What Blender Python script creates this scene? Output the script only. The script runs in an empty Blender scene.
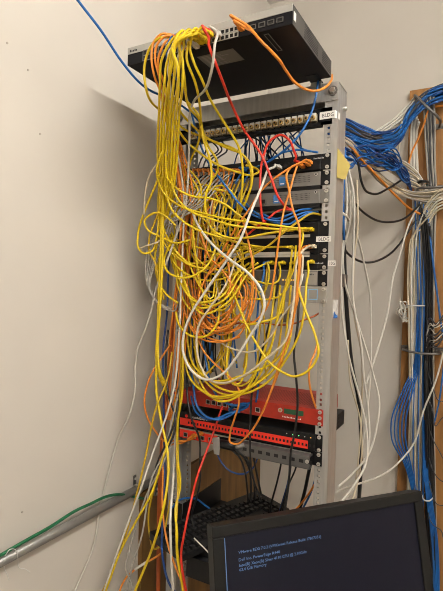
import bpy, bmesh, math, random
from mathutils import Vector, Matrix
random.seed(11)
SC = bpy.context.scene
COL = SC.collection
EYE = 1.58
R = math.radians
# ------------------------------------------------------------------ camera
CAMP = Vector((0.37166, -1.25743, EYE))
YAW, PITCH, ROLL, FPX = R(28.85), R(-1.131), R(1.441), 480.0
cf = Vector((-math.sin(YAW) * math.cos(PITCH), math.cos(YAW) * math.cos(PITCH), math.sin(PITCH)))
r0 = Vector((math.cos(YAW), math.sin(YAW), 0))
u0 = r0.cross(cf)
cr = r0 * math.cos(ROLL) + u0 * math.sin(ROLL)
cu = u0 * math.cos(ROLL) - r0 * math.sin(ROLL)
cam_d = bpy.data.cameras.new('camera'); cam = bpy.data.objects.new('camera', cam_d); COL.objects.link(cam)
cam.matrix_world = Matrix(((cr.x, cu.x, -cf.x, CAMP.x), (cr.y, cu.y, -cf.y, CAMP.y), (cr.z, cu.z, -cf.z, CAMP.z), (0, 0, 0, 1)))
cam_d.sensor_fit = 'HORIZONTAL'; cam_d.sensor_width = 36; cam_d.lens = 36 * FPX / 443; cam_d.clip_start = 0.02
SC.camera = cam
def ray(px, py): return cf + cr * ((px - 221.5) / FPX) - cu * ((py - 295.5) / FPX)
WALLX, BACKY = -0.59, 0.90
def K(px, py, out):                       # a point `out` metres in front of the rack's front plane
    d = ray(px, py); p = CAMP + d * ((-out - CAMP.y) / d.y)
    if p.x < WALLX + .008: p = CAMP + d * ((WALLX + .008 - CAMP.x) / d.x)
    return p
def LW(px, py, off=.006):                 # a point on the left wall
    d = ray(px, py); return CAMP + d * ((WALLX + off - CAMP.x) / d.x)
def HZ(px, py, z):
    d = ray(px, py); return CAMP + d * ((z - CAMP.z) / d.z)
def ZR(y): return K(330 - (y - 110) * .033, y, 0).z     # height on the rack's right front edge
def X0(px, py): return K(px, py, 0).x
# ------------------------------------------------------------------ materials
MATS = {}
def mat(name, col, rough=.5, metal=0.0, noise=0.0, scale=30, bump=0.0, emit=None, estr=0, spec=.5, stretch=None, col2=None):
    if name in MATS: return MATS[name]
    m = bpy.data.materials.new(name); m.use_nodes = True
    nt = m.node_tree; b = nt.nodes['Principled BSDF']
    c = (*col, 1)
    b.inputs['Base Color'].default_value = c; b.inputs['Roughness'].default_value = rough; b.inputs['Metallic'].default_value = metal
    b.inputs['Specular IOR Level'].default_value = spec
    if noise or bump:
        tc = nt.nodes.new('ShaderNodeTexCoord'); mp = nt.nodes.new('ShaderNodeMapping')
        if stretch: mp.inputs['Scale'].default_value = stretch
        nt.links.new(tc.outputs['Object'], mp.inputs['Vector'])
        n = nt.nodes.new('ShaderNodeTexNoise'); n.inputs['Scale'].default_value = scale; n.inputs['Detail'].default_value = 5
        nt.links.new(mp.outputs['Vector'], n.inputs['Vector'])
        if noise:
            rp = nt.nodes.new('ShaderNodeValToRGB'); nt.links.new(n.outputs['Fac'], rp.inputs['Fac'])
            c2 = col2 or tuple(max(0, x * (1 - noise)) for x in col)
            c1 = tuple(min(1, x * (1 + noise * .6)) for x in col)
            rp.color_ramp.elements[0].position = .32; rp.color_ramp.elements[1].position = .68
            rp.color_ramp.elements[0].color = (*c2, 1); rp.color_ramp.elements[1].color = (*c1, 1)
            nt.links.new(rp.outputs['Color'], b.inputs['Base Color'])
        if bump:
            bp = nt.nodes.new('ShaderNodeBump'); bp.inputs['Strength'].default_value = bump; bp.inputs['Distance'].default_value = .002
            nt.links.new(n.outputs['Fac'], bp.inputs['Height']); nt.links.new(bp.outputs['Normal'], b.inputs['Normal'])
    if emit:
        b.inputs['Emission Color'].default_value = (*emit, 1); b.inputs['Emission Strength'].default_value = estr
    MATS[name] = m; return m
WALL = mat('painted_wall', (.66, .612, .548), .75, noise=.035, scale=3.0, bump=.12)
CEIL = mat('ceiling_tile', (.75, .73, .69), .9, noise=.05, scale=40)
FLOOR = mat('floor_vinyl', (.30, .27, .23), .5, noise=.12, scale=14)
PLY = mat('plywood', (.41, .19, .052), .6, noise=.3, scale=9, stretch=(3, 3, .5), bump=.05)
PLY_SHADED = mat('plywood_shaded', (.19, .095, .022), .6, noise=.35, scale=9, stretch=(3, 3, .5), bump=.05)  # dark brown wood with the shadow on the low board put into its colour
ALU = mat('rack_aluminium', (.52, .51, .49), .40, .6, noise=.12, scale=20, stretch=(6, 6, .6))
STEEL = mat('zinc_steel', (.62, .6, .56), .3, .85)
DKSTEEL = mat('dark_steel', (.2, .19, .18), .4, .7)
CONDUIT = mat('conduit_steel', (.33, .325, .31), .4, .6, noise=.1, scale=25)
BLACK = mat('black_paint', (.009, .009, .010), .45, noise=.2, scale=60, spec=.22)
SWBLK = mat('switch_black', (.010, .010, .013), .5, noise=.15, scale=40, spec=.16)
BLKPL = mat('black_plastic', (.010, .010, .011), .38, spec=.3)
DARK = mat('port_dark', (.004, .004, .005), .6)
GREYFACE = mat('grey_faceplate', (.22, .21, .195), .5, .35, noise=.06, scale=30)
SERVER = mat('server_silver', (.42, .395, .355), .45, .4, noise=.07, scale=20)
SWTOP = mat('switch_silver_strip', (.46, .45, .42), .45, .4)
RED = mat('red_paint', (.42, .022, .008), .45, noise=.12, scale=60)
REDBR = mat('red_bright', (.85, .035, .015), .4)
IVORY = mat('ivory_plastic', (.72, .63, .45), .5)
BRASS = mat('brass_contact', (.55, .36, .12), .35, .6)
PAPER = mat('white_label_paper', (.82, .80, .76), .7)
INK = mat('black_ink', (.03, .03, .035), .7)
LETTER = mat('grey_lettering', (.5, .5, .5), .6)
STICK = mat('blue_sticker', (.06, .22, .55), .6)
LBLUE = mat('light_blue_print', (.25, .60, .95), .6)
YTAG = mat('yellow_paper', (.58, .46, .13), .75)
BTAPE = mat('blue_tape', (.02, .15, .5), .6)
CLEAR = mat('clear_tape_white', (.72, .72, .70), .5, noise=.3, scale=60)
LCD = mat('lcd_green', (.012, .085, .035), .35, emit=(.02, .2, .08), estr=.02)
LEDG = mat('led_green', (.1, .6, .2), .4, emit=(.2, 1, .4), estr=1.2)
LEDA = mat('led_amber', (.6, .35, .05), .4, emit=(1, .6, .1), estr=.7)
SCREEN = mat('monitor_screen', (.004, .004, .008), .35, spec=.2, emit=(.02, .022, .05), estr=.10)
SCRTXT = mat('screen_text_blue', (.05, .1, .2), .5, emit=(.13, .28, .60), estr=.27)
BEZEL = mat('monitor_bezel', (.009, .0085, .008), .45, spec=.2)
KEY = mat('keycap_black', (.011, .011, .012), .34, spec=.35)
MAG = mat('cable_magnet_grey', (.30, .29, .27), .7)
LIGHTM = mat('light_diffuser', (.9, .9, .88), .5, emit=(1, .95, .86), estr=3.0)
CC = {}
for nm, c, ro in (('yellow', (.74, .53, .008), .42), ('amber', (.56, .36, .008), .42), ('orange', (.76, .255, .028), .42), ('rust', (.42, .085, .012), .45), ('white', (.70, .67, .60), .42),
                  ('cream', (.62, .53, .38), .45), ('grey', (.40, .375, .33), .45), ('shadedwhite', (.55, .52, .46), .45), ('black', (.012, .012, .013), .38), ('blue', (.008, .115, .39), .4),
                  ('navy', (.006, .045, .19), .42), ('red', (.66, .03, .012), .4), ('green', (.006, .13, .05), .45), ('charcoal', (.06, .06, .065), .5), ('thread', (.75, .74, .70), .8)):
    CC[nm] = mat('cable_' + nm, c, ro, noise=.06, scale=60)
# ------------------------------------------------------------------ mesh helpers
class MB:
    def __init__(s): s.v = []; s.f = []; s.mi = []; s.mats = []; s.smooth = []
    def m(s, mt):
        if mt not in s.mats: s.mats.append(mt)
        return s.mats.index(mt)
    def box(s, a, b, mt, bev=0.0):
        a = Vector(a); b = Vector(b)
        lo = Vector((min(a.x, b.x), min(a.y, b.y), min(a.z, b.z))); hi = Vector((max(a.x, b.x), max(a.y, b.y), max(a.z, b.z)))
        if bev:
            bm = bmesh.new(); bmesh.ops.create_cube(bm, size=1)
            for v in bm.verts: v.co = Vector(((lo[i] + hi[i]) / 2 + v.co[i] * (hi[i] - lo[i]) for i in range(3)))
            bmesh.ops.bevel(bm, geom=bm.edges[:] , offset=min(bev, .45 * min(hi - lo)), segments=2, affect='EDGES', profile=.5)
            s.bm(bm, mt); return s
        n = len(s.v); k = s.m(mt)
        for x in (lo.x, hi.x):
            for y in (lo.y, hi.y):
                for z in (lo.z, hi.z): s.v.append(Vector((x, y, z)))
        for f in ((0, 1, 3, 2), (4, 6, 7, 5), (0, 4, 5, 1), (2, 3, 7, 6), (0, 2, 6, 4), (1, 5, 7, 3)):
            s.f.append([n + i for i in f]); s.mi.append(k); s.smooth.append(False)
        return s
    def bm(s, bm, mt, smooth=False):
        n = len(s.v); k = s.m(mt); bm.verts.index_update()
        for v in bm.verts: s.v.append(v.co.copy())
        for f in bm.faces: s.f.append([n + v.index for v in f.verts]); s.mi.append(k); s.smooth.append(smooth)
        bm.free(); return s
    def cyl(s, p, q, r, mt, n=12, r2=None, smooth=True):
        p = Vector(p); q = Vector(q); d = (q - p).normalized()
        a = d.orthogonal().normalized(); b = d.cross(a); k = s.m(mt); i0 = len(s.v); r2 = r if r2 is None else r2
        for c, rr in ((p, r), (q, r2)):
            for j in range(n):
                t = 2 * math.pi * j / n; s.v.append(c + a * math.cos(t) * rr + b * math.sin(t) * rr)
        for j in range(n):
            j2 = (j + 1) % n; s.f.append([i0 + j, i0 + j2, i0 + n + j2, i0 + n + j]); s.mi.append(k); s.smooth.append(smooth)
        s.f.append([i0 + j for j in range(n)][::-1]); s.mi.append(k); s.smooth.append(False)
        s.f.append([i0 + n + j for j in range(n)]); s.mi.append(k); s.smooth.append(False)
        return s
    def prism(s, pts, d, mt):               # polygon extruded by vector d
        d = Vector(d); n = len(pts); i0 = len(s.v); k = s.m(mt)
        for p in pts: s.v.append(Vector(p))
        for p in pts: s.v.append(Vector(p) + d)
        s.f.append([i0 + j for j in range(n)][::-1]); s.f.append([i0 + n + j for j in range(n)])
        for j in range(n):
            j2 = (j + 1) % n; s.f.append([i0 + j, i0 + j2, i0 + n + j2, i0 + n + j])
        s.mi += [k] * (n + 2); s.smooth += [False] * (n + 2); return s
    def tube(s, pts, r, mt, sides=7, sub=6):
        P = spline(pts, sub); i0 = len(s.v); k = s.m(mt); N = len(P)
        T = [(P[min(i + 1, N - 1)] - P[max(i - 1, 0)]).normalized() for i in range(N)]
        a = T[0].orthogonal().normalized()
        for i in range(N):
            a = (a - T[i] * a.dot(T[i])); a = a.normalized() if a.length > 1e-6 else T[i].orthogonal().normalized()
            b = T[i].cross(a)
            for j in range(sides):
                t = 2 * math.pi * j / sides; s.v.append(P[i] + (a * math.cos(t) + b * math.sin(t)) * r)
        for i in range(N - 1):
            for j in range(sides):
                j2 = (j + 1) % sides; q = i0 + i * sides
                s.f.append([q + j, q + j2, q + sides + j2, q + sides + j]); s.mi.append(k); s.smooth.append(True)
        s.f.append([i0 + j for j in range(sides)][::-1]); s.f.append([i0 + (N - 1) * sides + j for j in range(sides)])
        s.mi += [k, k]; s.smooth += [False, False]; return s
    def data(s, name, org=(0, 0, 0)):
        o = Vector(org); me = bpy.data.meshes.new(name)
        me.from_pydata([v - o for v in s.v], [], s.f)
        for mt in s.mats: me.materials.append(mt)
        me.polygons.foreach_set('material_index', s.mi); me.polygons.foreach_set('use_smooth', s.smooth)
        me.update()
        bm = bmesh.new(); bm.from_mesh(me); bmesh.ops.recalc_face_normals(bm, faces=bm.faces[:]); bm.to_mesh(me); bm.free()
        return me
    def build(s, name, parent=None, label=None):
        # geometry is given in world coordinates; parents here are never rotated unless stated
        if parent is not None:
            off = worldloc(parent); o = bpy.data.objects.new(name, s.data(name, off)); COL.objects.link(o); o.parent = parent
        else:
            lo = Vector((min(v[i] for v in s.v) for i in range(3))); hi = Vector((max(v[i] for v in s.v) for i in range(3)))
            off = Vector(((lo.x + hi.x) / 2, (lo.y + hi.y) / 2, lo.z)); o = bpy.data.objects.new(name, s.data(name, off)); COL.objects.link(o); o.location = off
        if label: o['label'] = label
        return o
def worldloc(o):
    l = Vector(o.location)
    while o.parent is not None: o = o.parent; l += Vector(o.location)
    return l
def spline(pts, sub):
    P = [Vector(p) for p in pts]
    if len(P) == 2: return P
    Q = [P[0] * 2 - P[1]] + P + [P[-1] * 2 - P[-2]]; out = []
    for i in range(1, len(Q) - 2):
        p0, p1, p2, p3 = Q[i - 1:i + 3]
        # centripetal-ish: scale the tangents by the neighbouring chord lengths
        l1 = max((p2 - p1).length, 1e-6); l0 = max((p1 - p0).length, 1e-6); l2 = max((p3 - p2).length, 1e-6)
        m1 = ((p1 - p0) / l0 * l1 + (p2 - p1) / l1 * l0) / (l0 + l1) * l1
        m2 = ((p2 - p1) / l1 * l2 + (p3 - p2) / l2 * l1) / (l1 + l2) * l1
        for k in range(sub):
            t = k / sub; t2 = t * t; t3 = t2 * t
            out.append(p1 * (2 * t3 - 3 * t2 + 1) + m1 * (t3 - 2 * t2 + t) + p2 * (-2 * t3 + 3 * t2) + m2 * (t3 - t2))
    out.append(P[-1]); return out
def thing(name, label, cat, loc, group=None):
    o = bpy.data.objects.new(name, None); COL.objects.link(o); o.location = loc; o.empty_display_size = .05
    o['label'] = label; o['category'] = cat
    if group: o['group'] = group
    return o
def tag(o, label, cat, group=None):
    o['label'] = label; o['category'] = cat
    if group: o['group'] = group
    return o
def struct(name, mb):
    o = mb.build(name); o['kind'] = 'structure'; return o
def inst(me, name, loc, parent):            # a part sharing mesh data; loc in world coordinates
    o = bpy.data.objects.new(name, me); COL.objects.link(o); o.parent = parent; o.location = Vector(loc) - worldloc(parent); return o
def text(s, size, name, mt, parent, loc, rot=(R(90), 0, 0), width=None, thick=.0002):
    cu_ = bpy.data.curves.new('t', 'FONT'); cu_.body = s; cu_.size = size; cu_.extrude = thick; cu_.resolution_u = 2
    t = bpy.data.objects.new('t', cu_); COL.objects.link(t)
    bpy.context.view_layer.update()
    me = bpy.data.meshes.new_from_object(t.evaluated_get(bpy.context.evaluated_depsgraph_get()))
    bpy.data.objects.remove(t); bpy.data.curves.remove(cu_)
    if width and len(me.vertices):
        w = max(v.co.x for v in me.vertices)
        for v in me.vertices: v.co.x *= width / w
    me.materials.clear(); me.materials.append(mt)
    o = bpy.data.objects.new(name, me); COL.objects.link(o); o.parent = parent
    o.location = Vector(loc) - worldloc(parent); o.rotation_euler = rot; return o
# ------------------------------------------------------------------ room shell
XR, YF, ZC = 3.0, -3.6, 2.95
struct('wall_left', MB().box((WALLX - .1, YF, 0), (WALLX, BACKY, ZC), WALL))
struct('wall_back', MB().box((WALLX - .1, BACKY, 0), (XR + .1, BACKY + .1, ZC), WALL))
struct('wall_right', MB().box((XR, YF, 0), (XR + .1, BACKY, ZC), WALL))
struct('wall_front', MB().box((WALLX - .1, YF - .1, 0), (XR + .1, YF, ZC), WALL))
struct('floor', MB().box((WALLX - .1, YF - .1, -.1), (XR + .1, BACKY + .1, 0), FLOOR))
struct('ceiling', MB().box((WALLX - .1, YF - .1, ZC), (XR + .1, BACKY + .1, ZC + .1), CEIL))
def fixture(x, y, label, mt, l=1.22):
    t = thing('ceiling_light', label, 'ceiling light', (x, y, ZC - .10))
    f = MB(); f.box((x - .06, y - l / 2 - .04, ZC - .05), (x + .06, y + l / 2 + .04, ZC), PAPER)
    f.build('housing', t)
    MB().cyl((x, y - l / 2, ZC - .085), (x, y + l / 2, ZC - .085), .019, mt, 16).build('lamp_tube', t)
    for s_ in (-1, 1): MB().box((x - .018, y + s_ * (l / 2 + .012) - .01, ZC - .105), (x + .018, y + s_ * (l / 2 + .012) + .01, ZC - .05), PAPER).build('lamp_holder', t)
    return t
fixture(1.05, -1.25, 'long bare tube light on the ceiling in front of rack, off to its right', mat('lamp_tube_near', (.9, .9, .88), .5, emit=(1, .965, .90), estr=118), l=2.4)
fixture(1.9, -2.6, 'long bare tube light on the ceiling farther back in the room', mat('lamp_tube_far', (.9, .9, .88), .5, emit=(1, .965, .90), estr=90))
# ------------------------------------------------------------------ plywood boards
bl = K(410, 91, -.88)
b1 = MB().box((bl.x, .878, 0), (bl.x + 1.2, BACKY - .001, EYE + .833), PLY).build('plywood_board')
tag(b1, 'orange brown plywood board on back wall behind the bundled cables', 'plywood board')
b2 = MB().box((WALLX + .001, -.03, 0), (WALLX + .016, BACKY - .002, EYE - .672), PLY_SHADED).build('plywood_board')
tag(b2, 'shaded dark brown plywood board low on left wall behind the rack', 'plywood board')
# ------------------------------------------------------------------ rack
PX0, PX1 = -.4826 - .0158, .0158           # outer faces of the posts
BARB, BART = ZR(101), ZR(83)
rack = thing('equipment_rack', 'tall two post aluminium equipment rack packed with network gear and cables', 'rack', (-.2413, .04, 0))
def flange(mb, xa, xb, xh, y0, y1):
    hs = .0036; z = EYE + .12 * .04445 - .04445 * 22; zs = []
    mb.box((xa, y0, .0), (xh - hs, y1, BART), ALU); mb.box((xh + hs, y0, 0), (xb, y1, BART), ALU)
    pat = (.00635, .022225, .0381)
    prev = 0.0
    while z < BARB - .05:
        for p in pat:
            zz = z + p; mb.box((xh - hs, y0, prev), (xh + hs, y1, zz - hs), ALU); prev = zz + hs
        z += .04445
    mb.box((xh - hs, y0, prev), (xh + hs, y1, BART), ALU)
for side in (0, 1):
    m = MB()
    if side:
        m.box((PX1 - .004, 0, 0), (PX1, .076, BART), ALU); xa, xb, xh = -.021, PX1 - .004, -.0087
    else:
        m.box((PX0, 0, 0), (PX0 + .004, .076, BART), ALU); xa, xb, xh = PX0 + .004, -.4616, -.4739
    flange(m, xa, xb, xh, 0, .004); flange(m, xa, xb, xh, .072, .076)
    m.build('post', rack)
MB().box((PX0, -.004, BARB), (PX1, 0, BART), ALU).box((PX0, 0, BART - .004), (PX1, .045, BART), ALU).build('top_bar', rack)
MB().box((PX0, .076, BARB), (PX1, .08, BART), ALU).box((PX0, .046, BART - .004), (PX1, .076, BART), ALU).build('top_bar', rack)
for x in (PX1 - .014, PX0 + .014):
    MB().cyl((x, -.004, (BARB + BART) / 2), (x, -.0075, (BARB + BART) / 2), .0125, DKSTEEL, 16).cyl((x, -.0075, (BARB + BART) / 2), (x, -.015, (BARB + BART) / 2), .008, STEEL, 6, smooth=False).build('bolt', rack)
MB().box((PX0 - .03, -.18, 0), (PX0 + .01, .26, .09), ALU).box((PX1 - .01, -.18, 0), (PX1 + .03, .26, .09), ALU).box((PX0, .02, 0), (PX1, .06, .05), ALU).build('base', rack)
MB().cyl((PX1, .05, ZR(104)), (PX1 + .01, .05, ZR(104)), .006, STEEL, 8).build('bolt', rack)
# tags stuck on the right post
MB().box((PX1, .006, ZR(300)), (PX1 + .0006, .052, ZR(317)), CLEAR).build('clear_tape', rack, 'crinkled clear white tape on post side')
p = [(PX1 + .0007, .010, ZR(318)), (PX1 + .0007, .012, ZR(313)), (PX1 + .0007, .022, ZR(311)), (PX1 + .0007, .026, ZR(314)), (PX1 + .0007, .048, ZR(316)), (PX1 + .0007, .046, ZR(318.5))]
MB().prism(p, (.0006, 0, 0), BTAPE).build('tape_patch', rack, 'torn patch of blue tape')
p = [K(339.2, 148, 0), K(350, 171, 0), K(346, 183, 0), K(338.2, 180, 0)]
q = [Vector((PX1 + .001, .0, p[0].z)), Vector((PX1 + .014, .085, EYE + .345)), Vector((PX1 + .008, .060, EYE + .300)), Vector((PX1 + .001, .0, p[3].z + .006))]
MB().prism(q, (.0008, 0, 0), YTAG).build('paper_tag', rack, 'curled yellow paper tag on right post')
# ------------------------------------------------------------------ device helpers
BOLTM = MB().cyl((0, 0, 0), (0, -.0025, 0), .0052, STEEL, 12).cyl((0, -.0025, 0), (0, -.0042, 0), .0036, STEEL, 12).box((-.0028, -.0046, -.0005), (.0028, -.0040, .0005), DKSTEEL).data('bolt')
def rj(w, h, frame, hole=DARK):
    m = MB(); t = .0014
    m.box((-w / 2, -.0022, h / 2 - t), (w / 2, 0, h / 2), frame); m.box((-w / 2, -.0022, -h / 2), (w / 2, 0, -h / 2 + t), frame)
    m.box((-w / 2, -.0022, -h / 2 + t), (-w / 2 + t, 0, h / 2 - t), frame); m.box((w / 2 - t, -.0022, -h / 2 + t), (w / 2, 0, h / 2 - t), frame)
    m.box((-w / 2 + t, -.0006, -h / 2 + t), (w / 2 - t, 0, h / 2 - t), hole)
    return m.data('port')
PORT_S = rj(.0145, .0135, STEEL); PORT_B = rj(.0145, .0135, DKSTEEL); PORT_K = rj(.0145, .0135, BLKPL)
def ears(root, z0, z1, mt, bolts=True, xin=.026, y=-.003):
    for xa, xb, xc in ((-xin, 0, -.0087), (-.4826, -.4826 + xin, -.4739)):
        MB().box((xa, y, z0 + .0006), (xb, -.0003, z1 - .0006), mt, .0008).build('mounting_ear', root)
        if bolts:
            for zz in ((z0 + .0065, z1 - .0065) if z1 - z0 < .06 else (z0 + .0065, z0 + .036, z1 - .036, z1 - .0065)): inst(BOLTM, 'bolt', (xc, y, zz), root)
def device(name, label, cat, yt, yb, depth, facem, bodym, earm, ear_bolts=True, protrude=.004, xl=-.4566, xr=-.026):
    z1, z0 = ZR(yt), ZR(yb)
    root = thing(name, label, cat, (-.2413, 0, z0))
    MB().box((xl + .004, .0, z0 + .001), (xr - .004, depth, z1 - .001), bodym).build('chassis', root)
    MB().box((xl, -protrude, z0 + .0008), (xr, 0, z1 - .0008), facem, .0012).build('face_panel', root)
    ears(root, z0, z1, earm, ear_bolts)
    return root, z0, z1
def marks(n, size, name, mt, parent, loc, width=None):
    # print too small to read in the photograph: short strokes
    w = width or n * size * .62; st = w / n; m = MB()
    for i in range(n):
        x = loc[0] + i * st; h = size * (.72 if i % 3 == 0 else .52)
        m.box((x, loc[1] - .0003, loc[2]), (x + st * .62, loc[1], loc[2] + h), mt)
    return m.build('print_marks', parent)
# ------------------------------------------------------------------ switch on top of the rack
ST, SB, SF, SBK = EYE + .598, EYE + .5545, -.300, -.012
XA, XB = -.4455, -.003
sw = thing('network_switch', 'black rack switch overhanging the very top of the rack', 'network switch', ((XA + XB) / 2, -.15, SB))
c = MB(); c.box((XA, SF + .003, SB), (XB, SBK, ST), SWBLK, .001)
c.build('chassis', sw)
MB().box((XA, SF - .001, ST - .0165), (XB, SF + .003, ST), SWTOP, .0006).build('front_trim', sw, 'silver grey strip along the top of the front')
MB().box((XA, SF, SB), (XB, SF + .003, ST - .0166), SWBLK).build('front_panel', sw)
def SX(px, py): return K(px, py, .3).x
zr = (SB + .0205, SB + .0075)
PORT_W = rj(.0112, .0115, STEEL)
for blk in range(3):
    for i in range(8):
        x = SX(143, 52) + .008 + blk * .0 + (blk * 8 + i) * .0148 * .78
        if x > SX(239, 28): continue
        for z in zr: inst(PORT_W if x > SX(212, 32) else PORT_B, 'port', (x, SF, z), sw)
SFP = rj(.0150, .0105, DKSTEEL)
for i in range(4):
    inst(SFP, 'uplink_port', (SX(253 + i * 9, 26), SF, SB + .014), sw)
vm = MB()
for i in range(34):
    for j in range(6):
        if 8 <= i <= 20 or i > 24: vm.box((XB, -.285 + i * .0078, SB + .006 + j * .0058), (XB + .0004, -.285 + i * .0078 + .0045, SB + .006 + j * .0058 + .0036), DARK)
vm.build('side_vent', sw)
MB().box((XB - .001, SF + .004, SB + .0015), (XB + .0002, SBK, ST - .001), mat('switch_side_grey', (.062, .058, .052), .5)).build('side_panel', sw, 'grey side panel with vent holes')
MB().box((XB, -.292, SB + .012), (XB + .0012, -.280, SB + .030), PAPER).build('sticker', sw, 'small white sticker on switch side')
q = [HZ(197, 57, SB), HZ(233, 49, SB), HZ(246, 66, SB), HZ(235, 69, SB), HZ(233, 73, SB), HZ(216, 76, SB)]
a0 = HZ(197, 57, SB)
pl = MB(); pl.box((a0.x, a0.y, SB - .0006), (a0.x + .098, a0.y + .062, SB), mat('rating_plate', (.17, .165, .155), .5))
plate = pl.build('rating_plate', sw, 'grey rating plate under the switch')
ln = MB()
for j in range(9):
    ln.box((a0.x + .008, a0.y + .006 + j * .006, SB - .0009), (a0.x + .03 + random.random() * .05, a0.y + .008 + j * .006, SB - .0006), mat('plate_print', (.32, .31, .30), .6))
ln.build('print_lines', plate)
s0 = HZ(266, 34, SB); s1 = HZ(268, 53, SB); fr = MB()
for dx0, dx1, y0, y1 in ((0, .012, s0.y, s0.y + .002), (0, .012, s1.y, s1.y + .002), (0, .002, s0.y, s1.y), (.010, .012, s0.y, s1.y)): fr.box((s0.x - .006 + dx0, y0, SB - .0006), (s0.x - .006 + dx1, y1, SB), mat('seam_grey', (.16, .155, .15), .5))
fr.build('seam', sw)
MB().box((-.06, -.05, SB - .0015), (-.03, SBK + .02, SB), BLACK).box((-.06, -.0055, BART - .018), (-.03, -.0041, SB), STEEL).build('mount_bracket', sw)
marks(5, .008, 'lettering', INK, sw, (XA + .008, SF - .0012, ST - .0125))
# ------------------------------------------------------------------ keystone patch panel
z1, z0 = ZR(107.5), ZR(124)
pp = thing('patch_bay', 'black patch panel with ivory and brass jacks, highest in the rack', 'patch panel', (-.2413, 0, z0))
MB().box((-.4826, -.003, z1 - .010), (0, -.0003, z1), BLACK).box((-.4826, -.003, z0), (0, -.0003, z0 + .008), BLACK).box((-.030, -.003, z0), (0, -.0003, z1), BLACK).box((-.4826, -.003, z0), (-.4526, -.0003, z1), BLACK).build('face_panel', pp)
MB().box((-.4526, -.0003, z0), (-.03, .02, z0 + .002), BLACK).box((-.4526, .018, z0), (-.03, .02, z1), DARK).build('rear_tray', pp)
jk = MB()
jk.box((-.0072, -.005, -.009), (.0072, .012, .0115), IVORY, .001)
jk.box((-.006, -.0062, .0045), (.006, -.0045, .011), PAPER)
jk.cyl((0, -.005, -.002), (0, -.013, -.002), .0052, BRASS, 12)
jk.cyl((0, -.013, -.002), (0, -.0135, -.002), .0025, DARK, 8)
JK = jk.data('jack')
for i in range(22): inst(JK, 'jack', (-.050 - i * .0183, 0, (z0 + z1) / 2 + .0006), pp)
def sticker(root, s, x, z, w, h, th, fold=0, dy=-.0036):
    m = MB(); m.box((x, dy - .0005, z), (x + w, dy, z + h), PAPER)
    if fold: m.prism([(x + w, dy - .0005, z), (x + w + fold * .6, dy + .010, z - .004), (x + w + fold * .6, dy + .010, z + h - .006), (x + w, dy - .0005, z + h)], (.0003, .0006, 0), PAPER)
    st = m.build('label_tag', root, 'white printed label tag')
    text(s, th, 'lettering', INK, st, (x + w * .16, dy - .0007, z + (h - th * .7) / 2), width=w * .74)
sticker(pp, 'BLDG', -.033, z0 + .0135, .042, .0195, .014, fold=.016)
# ------------------------------------------------------------------ black switch and slim servers
d1, z0, z1 = device('network_switch', 'black network switch with orange, red and white plugs, third row down', 'network switch', 153, 169.5, .24, BLACK, BLACK, BLACK)
for i in range(24):
    x = -.062 - i * .0158
    if i not in (12,): inst(PORT_K, 'port', (x, -.004, (z0 + z1) / 2), d1)
marks(8, .006, 'lettering', LETTER, d1, (-.046, -.0045, z1 - .014))
DEV = {}
for k, (yt, yb, lab) in enumerate(((170.5, 185, 'slim silver server directly below the black switch with orange plugs'), (188.5, 203, 'slim silver server above the dark open slot, blue sticker on its face'))):
    d, z0, z1 = device('rack_server', lab, 'server', yt, yb, .33, GREYFACE, SERVER, BLACK if k == 0 else GREYFACE)
    MB().cyl((-.038, -.004, z1 - .008), (-.038, -.006, z1 - .008), .004, STEEL, 10).cyl((-.038, -.006, z1 - .008), (-.038, -.0063, z1 - .008), .0026, DARK, 10).build('power_button', d)
    v = MB()
    for i in range(44):
        for j in range(4): v.box((-.055 - i * .0036 - (.16 if i > 30 else 0), -.0044, z0 + .012 + j * .005), (-.0565 - i * .0036 - (.16 if i > 30 else 0), -.0039, z0 + .014 + j * .005), DARK)
    v.build('vent_holes', d)
    x = X0(277, 198) if k else X0(283, 176)
    MB().box((x - .009, -.0046, z0 + .007), (x + .009, -.004, z0 + .031), STICK).box((x - .006, -.0049, z0 + .011), (x + .006, -.0045, z0 + .014), PAPER).build('sticker', d, 'small blue sticker')
    inst(PORT_B, 'port', (x - .040, -.004, z0 + .014), d)
    MB().box((-.4566, -.003, z0 - .010), (-.026, .02, z0 + .0007), BLACK).build('gap_strip', d)  # black strip stands in for the dark gap below the server
# the slot under them is open and dark inside: the added black tray stands in for its shade
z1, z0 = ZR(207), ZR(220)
br = thing('dark_slot', 'dark open cable slot between the silver servers and the big patch panel', 'cable slot', (-.2413, .03, z0))
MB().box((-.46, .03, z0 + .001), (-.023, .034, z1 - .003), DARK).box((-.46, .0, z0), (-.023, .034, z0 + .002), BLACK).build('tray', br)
MB().box((-.4826, -.003, z0), (-.455, -.0003, z1), BLACK).build('mounting_ear', br)
# ------------------------------------------------------------------ two-row patch panel
d2, z0, z1 = device('patch_bay', 'large two row black patch panel with rows of yellow plugs', 'patch panel', 221, 253.3, .05, BLACK, BLACK, BLACK, ear_bolts=False)
for xc in (-.0087, -.4739):
    inst(BOLTM, 'bolt', (xc, -.003, z0 + .008), d2); inst(BOLTM, 'bolt', (xc, -.003, z1 - .008), d2)
zrow = (ZR(230), ZR(247.5))
for r_ in (0, 1):
    for blk in range(4):
        for i in range(6): inst(PORT_K, 'port', (-.058 - blk * .1 - i * .0158, -.004, zrow[r_]), d2)
        MB().box((-.05 - blk * .1, -.0048, zrow[r_] - .0185), (-.05 - blk * .1 - .094, -.004, zrow[r_] - .0105), PAPER if r_ == 1 else STEEL).build('label_strip', d2, 'pale label strip below the jacks')
sticker(d2, 'BLDG', -.033, ZR(241.8), .040, .0145, .0125, dy=-.0036)
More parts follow.
